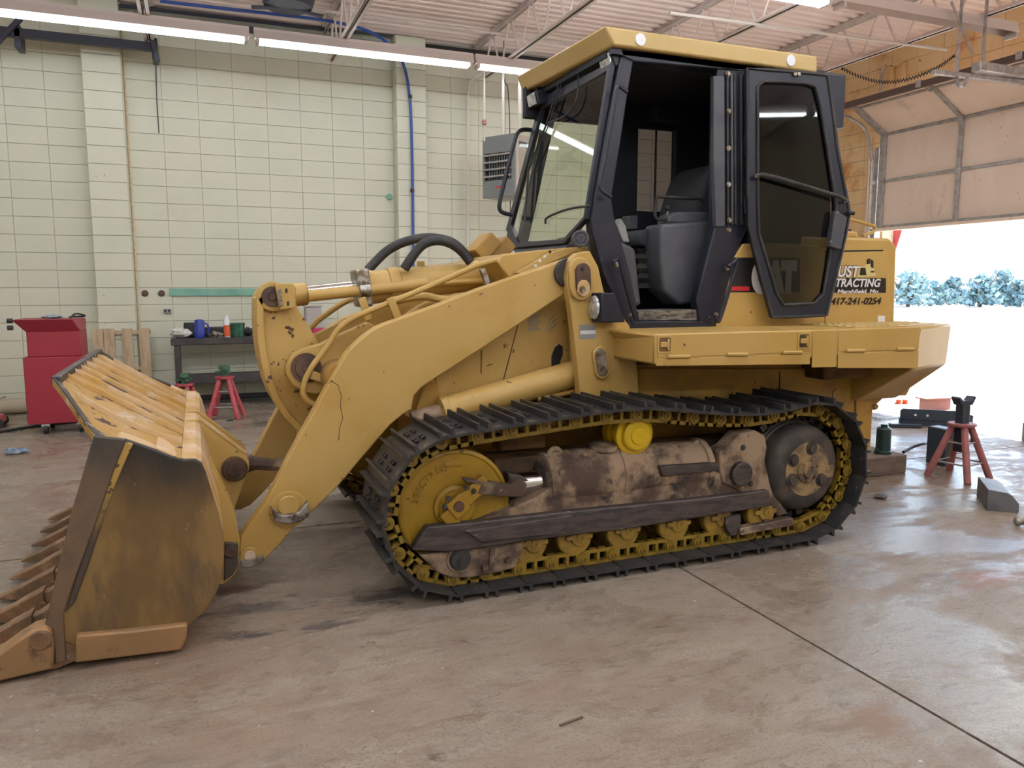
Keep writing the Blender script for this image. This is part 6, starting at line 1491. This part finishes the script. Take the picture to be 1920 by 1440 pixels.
# forged steel block
o_ = Vector((4.58, 3.285, 0)); e1 = Vector((0.26, 0.265, 0)); e2 = Vector((0.135, -0.115, 0)); eu = Vector((0, 0, 1))
pf_ = [(0, 0), (1.0, 0), (1.0, 0.055), (0.78, 0.105), (0.62, 0.122), (0, 0.136)]
tag(MB().plate([o_+e2*s+eu*h for s, h in pf_], e1).build('steel_block', M['blocksteel'], bevel=0.004), 'grey steel block with a sloped top on the floor right of the loader', 'steel block')
hbx = atz(1911, 985, 0.0)
hh = thing('hitch_ball', 'round steel ball on a red shank at the right edge of the floor', 'hitch ball', (hbx.x, hbx.y, 0))
MB().lathe((hbx.x-0.01, hbx.y, 0.028), (0.7, -0.7, 0), [(-0.028, 0.002), (-0.024, 0.014), (-0.014, 0.024), (0, 0.028), (0.014, 0.024), (0.022, 0.018), (0.03, 0.016)], 18).build('ball', M['steel'], hh)
MB().cyl((hbx.x+0.01, hbx.y-0.02, 0.028), (hbx.x+0.13, hbx.y-0.14, 0.028), 0.024, n=14).build('shank', M['standred'], hh)
# steel pieces by the door
d0_, d1__ = Vector((6.66, 5.78, 0)), Vector((7.06, 5.42, 0)); dv = (d1__-d0_).normalized(); dn2 = Vector((-dv.y, dv.x, 0)); dn2 = dn2 if dn2.y > 0 else -dn2
cbm = thing('steel_channel', 'dark steel channel with round holes lying before the open door', 'steel channel', (6.85, 5.6, 0))
L_ = (d1__-d0_).length+0.12
MB().plate([d0_+eu*0.05, d0_+dv*L_+eu*0.05, d0_+dv*L_+eu*0.13, d0_+dv*(L_-0.12)+eu*0.17, d0_+dv*0.02+eu*0.17, d0_+eu*0.15], dn2*0.012).build('web_plate', M['jackblue'], cbm, bevel=0.002)
MB().plate([d0_+eu*0.05, d0_+dv*L_+eu*0.05, d0_+dv*L_+eu*0.062, d0_+eu*0.062], dn2*0.14).build('flange', M['jackblue'], cbm, bevel=0.002)
MB().plate([d0_+eu*0.0, d0_+dv*L_*0.95+eu*0.0, d0_+dv*L_*0.95+eu*0.05, d0_+eu*0.05], dn2*0.10).build('foot', M['jackblue'], cbm, bevel=0.002)
for t in (0.14, 0.25):
    c = d0_+dv*t+eu*0.11; MB().cyl(c-dn2*0.001, c-dn2*0.003, 0.012, n=14).build('hole', M['white'], cbm)
d2v = Vector((6.45, 5.72, 0)); tag(MB().bar(d2v+eu*0.02, d2v+Vector((0.26, -0.15, 0.02)), 0.07, 0.035).build('steel_bar', M['jackblue'], bevel=0.006), 'short dark steel bar left of the channel with holes', 'bar')
i0 = floor_pt = atz(1733, 774, 0.0); i1 = atz(1790, 772, 0.0); iv = (i1-i0).normalized(); ivn = Vector((-iv.y, iv.x, 0))
ivn = ivn if ivn.y > 0 else -ivn
ib = thing('beam_offcut', 'pinkish primed I-beam offcut standing in the sunlit doorway', 'beam', (i0.x+0.15, i0.y, 0))
LB = (i1-i0).length
MB().plate([i0+eu*0.0, i0+iv*LB+eu*0.0, i0+iv*LB+eu*0.014, i0+eu*0.014], ivn*0.16).build('flange', M['ibeam'], ib)
MB().plate([i0+eu*0.146, i0+iv*LB+eu*0.146, i0+iv*LB+eu*0.16, i0+eu*0.16], ivn*0.16).build('flange', M['ibeam'], ib)
MB().plate([i0+ivn*0.072+eu*0.014, i0+iv*LB+ivn*0.072+eu*0.014, i0+iv*LB+ivn*0.072+eu*0.146, i0+ivn*0.072+eu*0.146], ivn*0.014).build('web_plate', M['ibeam'], ib)
for u, s in ((1685, 'left'), (1697, 'right')):
    p = atz(u, 757, 0.0); tag(MB().lathe((p.x, p.y, 0), (0, 0, 1), [(0, 0.045), (0.012, 0.045), (0.015, 0.03), (0.05, 0.032), (0.052, 0.02)], 12).build('marker', M['orange'], bevel=0.002), 'small orange plug on the sunlit floor by the door, the %s of two' % s, 'plug')
p = atz(1917, 826, 0.0); tag(MB().box(p.x-0.02, p.x+0.2, p.y-0.15, p.y, 0, 0.17).build('steel_box', M['decal_grey'], bevel=0.01), 'grey box at the right edge by the open door', 'box')
# drain grate near the doorway
gt = thing('floor_grate', 'narrow slotted steel drain grate in the floor behind the loader', 'grate', (6.9, 6.4, 0))
MB().box(6.70, 7.12, 6.05, 7.0, -0.004, 0.004).build('grate_frame', M['galv'], gt)
for k in range(17): MB().box(6.73, 7.09, 6.08+k*0.054, 6.105+k*0.054, 0.004, 0.014).build('grate_bar', M['galv'], gt)

# ================================================================== OUTSIDE
fl0 = [atx(u, v, 9.1) for u, v in ((1655, 424), (1692, 424), (1686, 445), (1678, 470), (1655, 470))]
tag(MB().plate(fl0, (0.02, 0, 0)).build('flag', M['standred']), 'small red flap hanging at the near top corner of the open doorway', 'flap')
def bush(x, y, w, h, seed, label):
    h *= 0.82
    r = random.Random(seed)
    t = thing('tree', label, 'tree', (x, y, 0), 'trees across the field')
    b = MB()
    for k in range(5):
        a = 2*PI*k/5+r.random(); b.tube([(x, y, -0.01), (x+0.1*w*math.cos(a), y+0.1*w*math.sin(a), h*0.4), (x+0.3*w*math.cos(a), y+0.3*w*math.sin(a), h*0.75)], [0.12, 0.08, 0.03], 6)
    b.build('trunk', M['bark'], t)
    f = MB()
    for k in range(520):
        a = r.random()*2*PI; el = r.random(); rr = (0.55+0.45*r.random())
        lump = 0.8+0.25*math.sin(3*a+seed)
        h_ = h
        px, py, pz = w*0.5*rr*lump*math.cos(a)*math.sqrt(max(0.03, 1-el**2)), w*0.5*rr*lump*math.sin(a)*math.sqrt(max(0.03, 1-el**2)), h*(0.06+0.9*el*rr)
        s = r.uniform(0.12, 0.3); u = Vector((r.uniform(-1, 1), r.uniform(-1, 1), r.uniform(-1, 1))).normalized(); v = u.cross(Vector((r.uniform(-1, 1), r.uniform(-1, 1), r.uniform(-1, 1)))).normalized()
        c = Vector((x+px, y+py, pz)); f.add([c-u*s-v*s*0.5, c+u*s*0.2-v*s*0.7, c+u*s+v*s*0.4, c-u*s*0.1+v*s*0.7], [(0, 1, 2, 3)])
    tag(f.build('foliage', M['leaf'], t, smooth=False), kind='stuff')
def gpt(u, d):
    r = ray(u, 560); h = Vector((r.x, r.y, 0)).normalized(); return h*d
for k, (u, d, w, h, lab) in enumerate(((1703, 66, 4.5, 3.6, 'leafy tree across the field, next to the loader hood'), (1745, 70, 4.2, 2.6, 'low bushy tree across the field, second from the loader hood'), (1782, 74, 2.6, 3.0, 'slim tree across the field in the middle of the doorway'),
                                       (1838, 68, 3.0, 3.2, 'bushy tree across the field, right of the gap in the doorway'), (1878, 76, 2.6, 3.9, 'taller tree across the field near the right edge'), (1912, 70, 2.6, 2.6, 'bush across the field at the right edge'))):
    p = gpt(u, d); bush(p.x, p.y, w, h, k+2, lab)
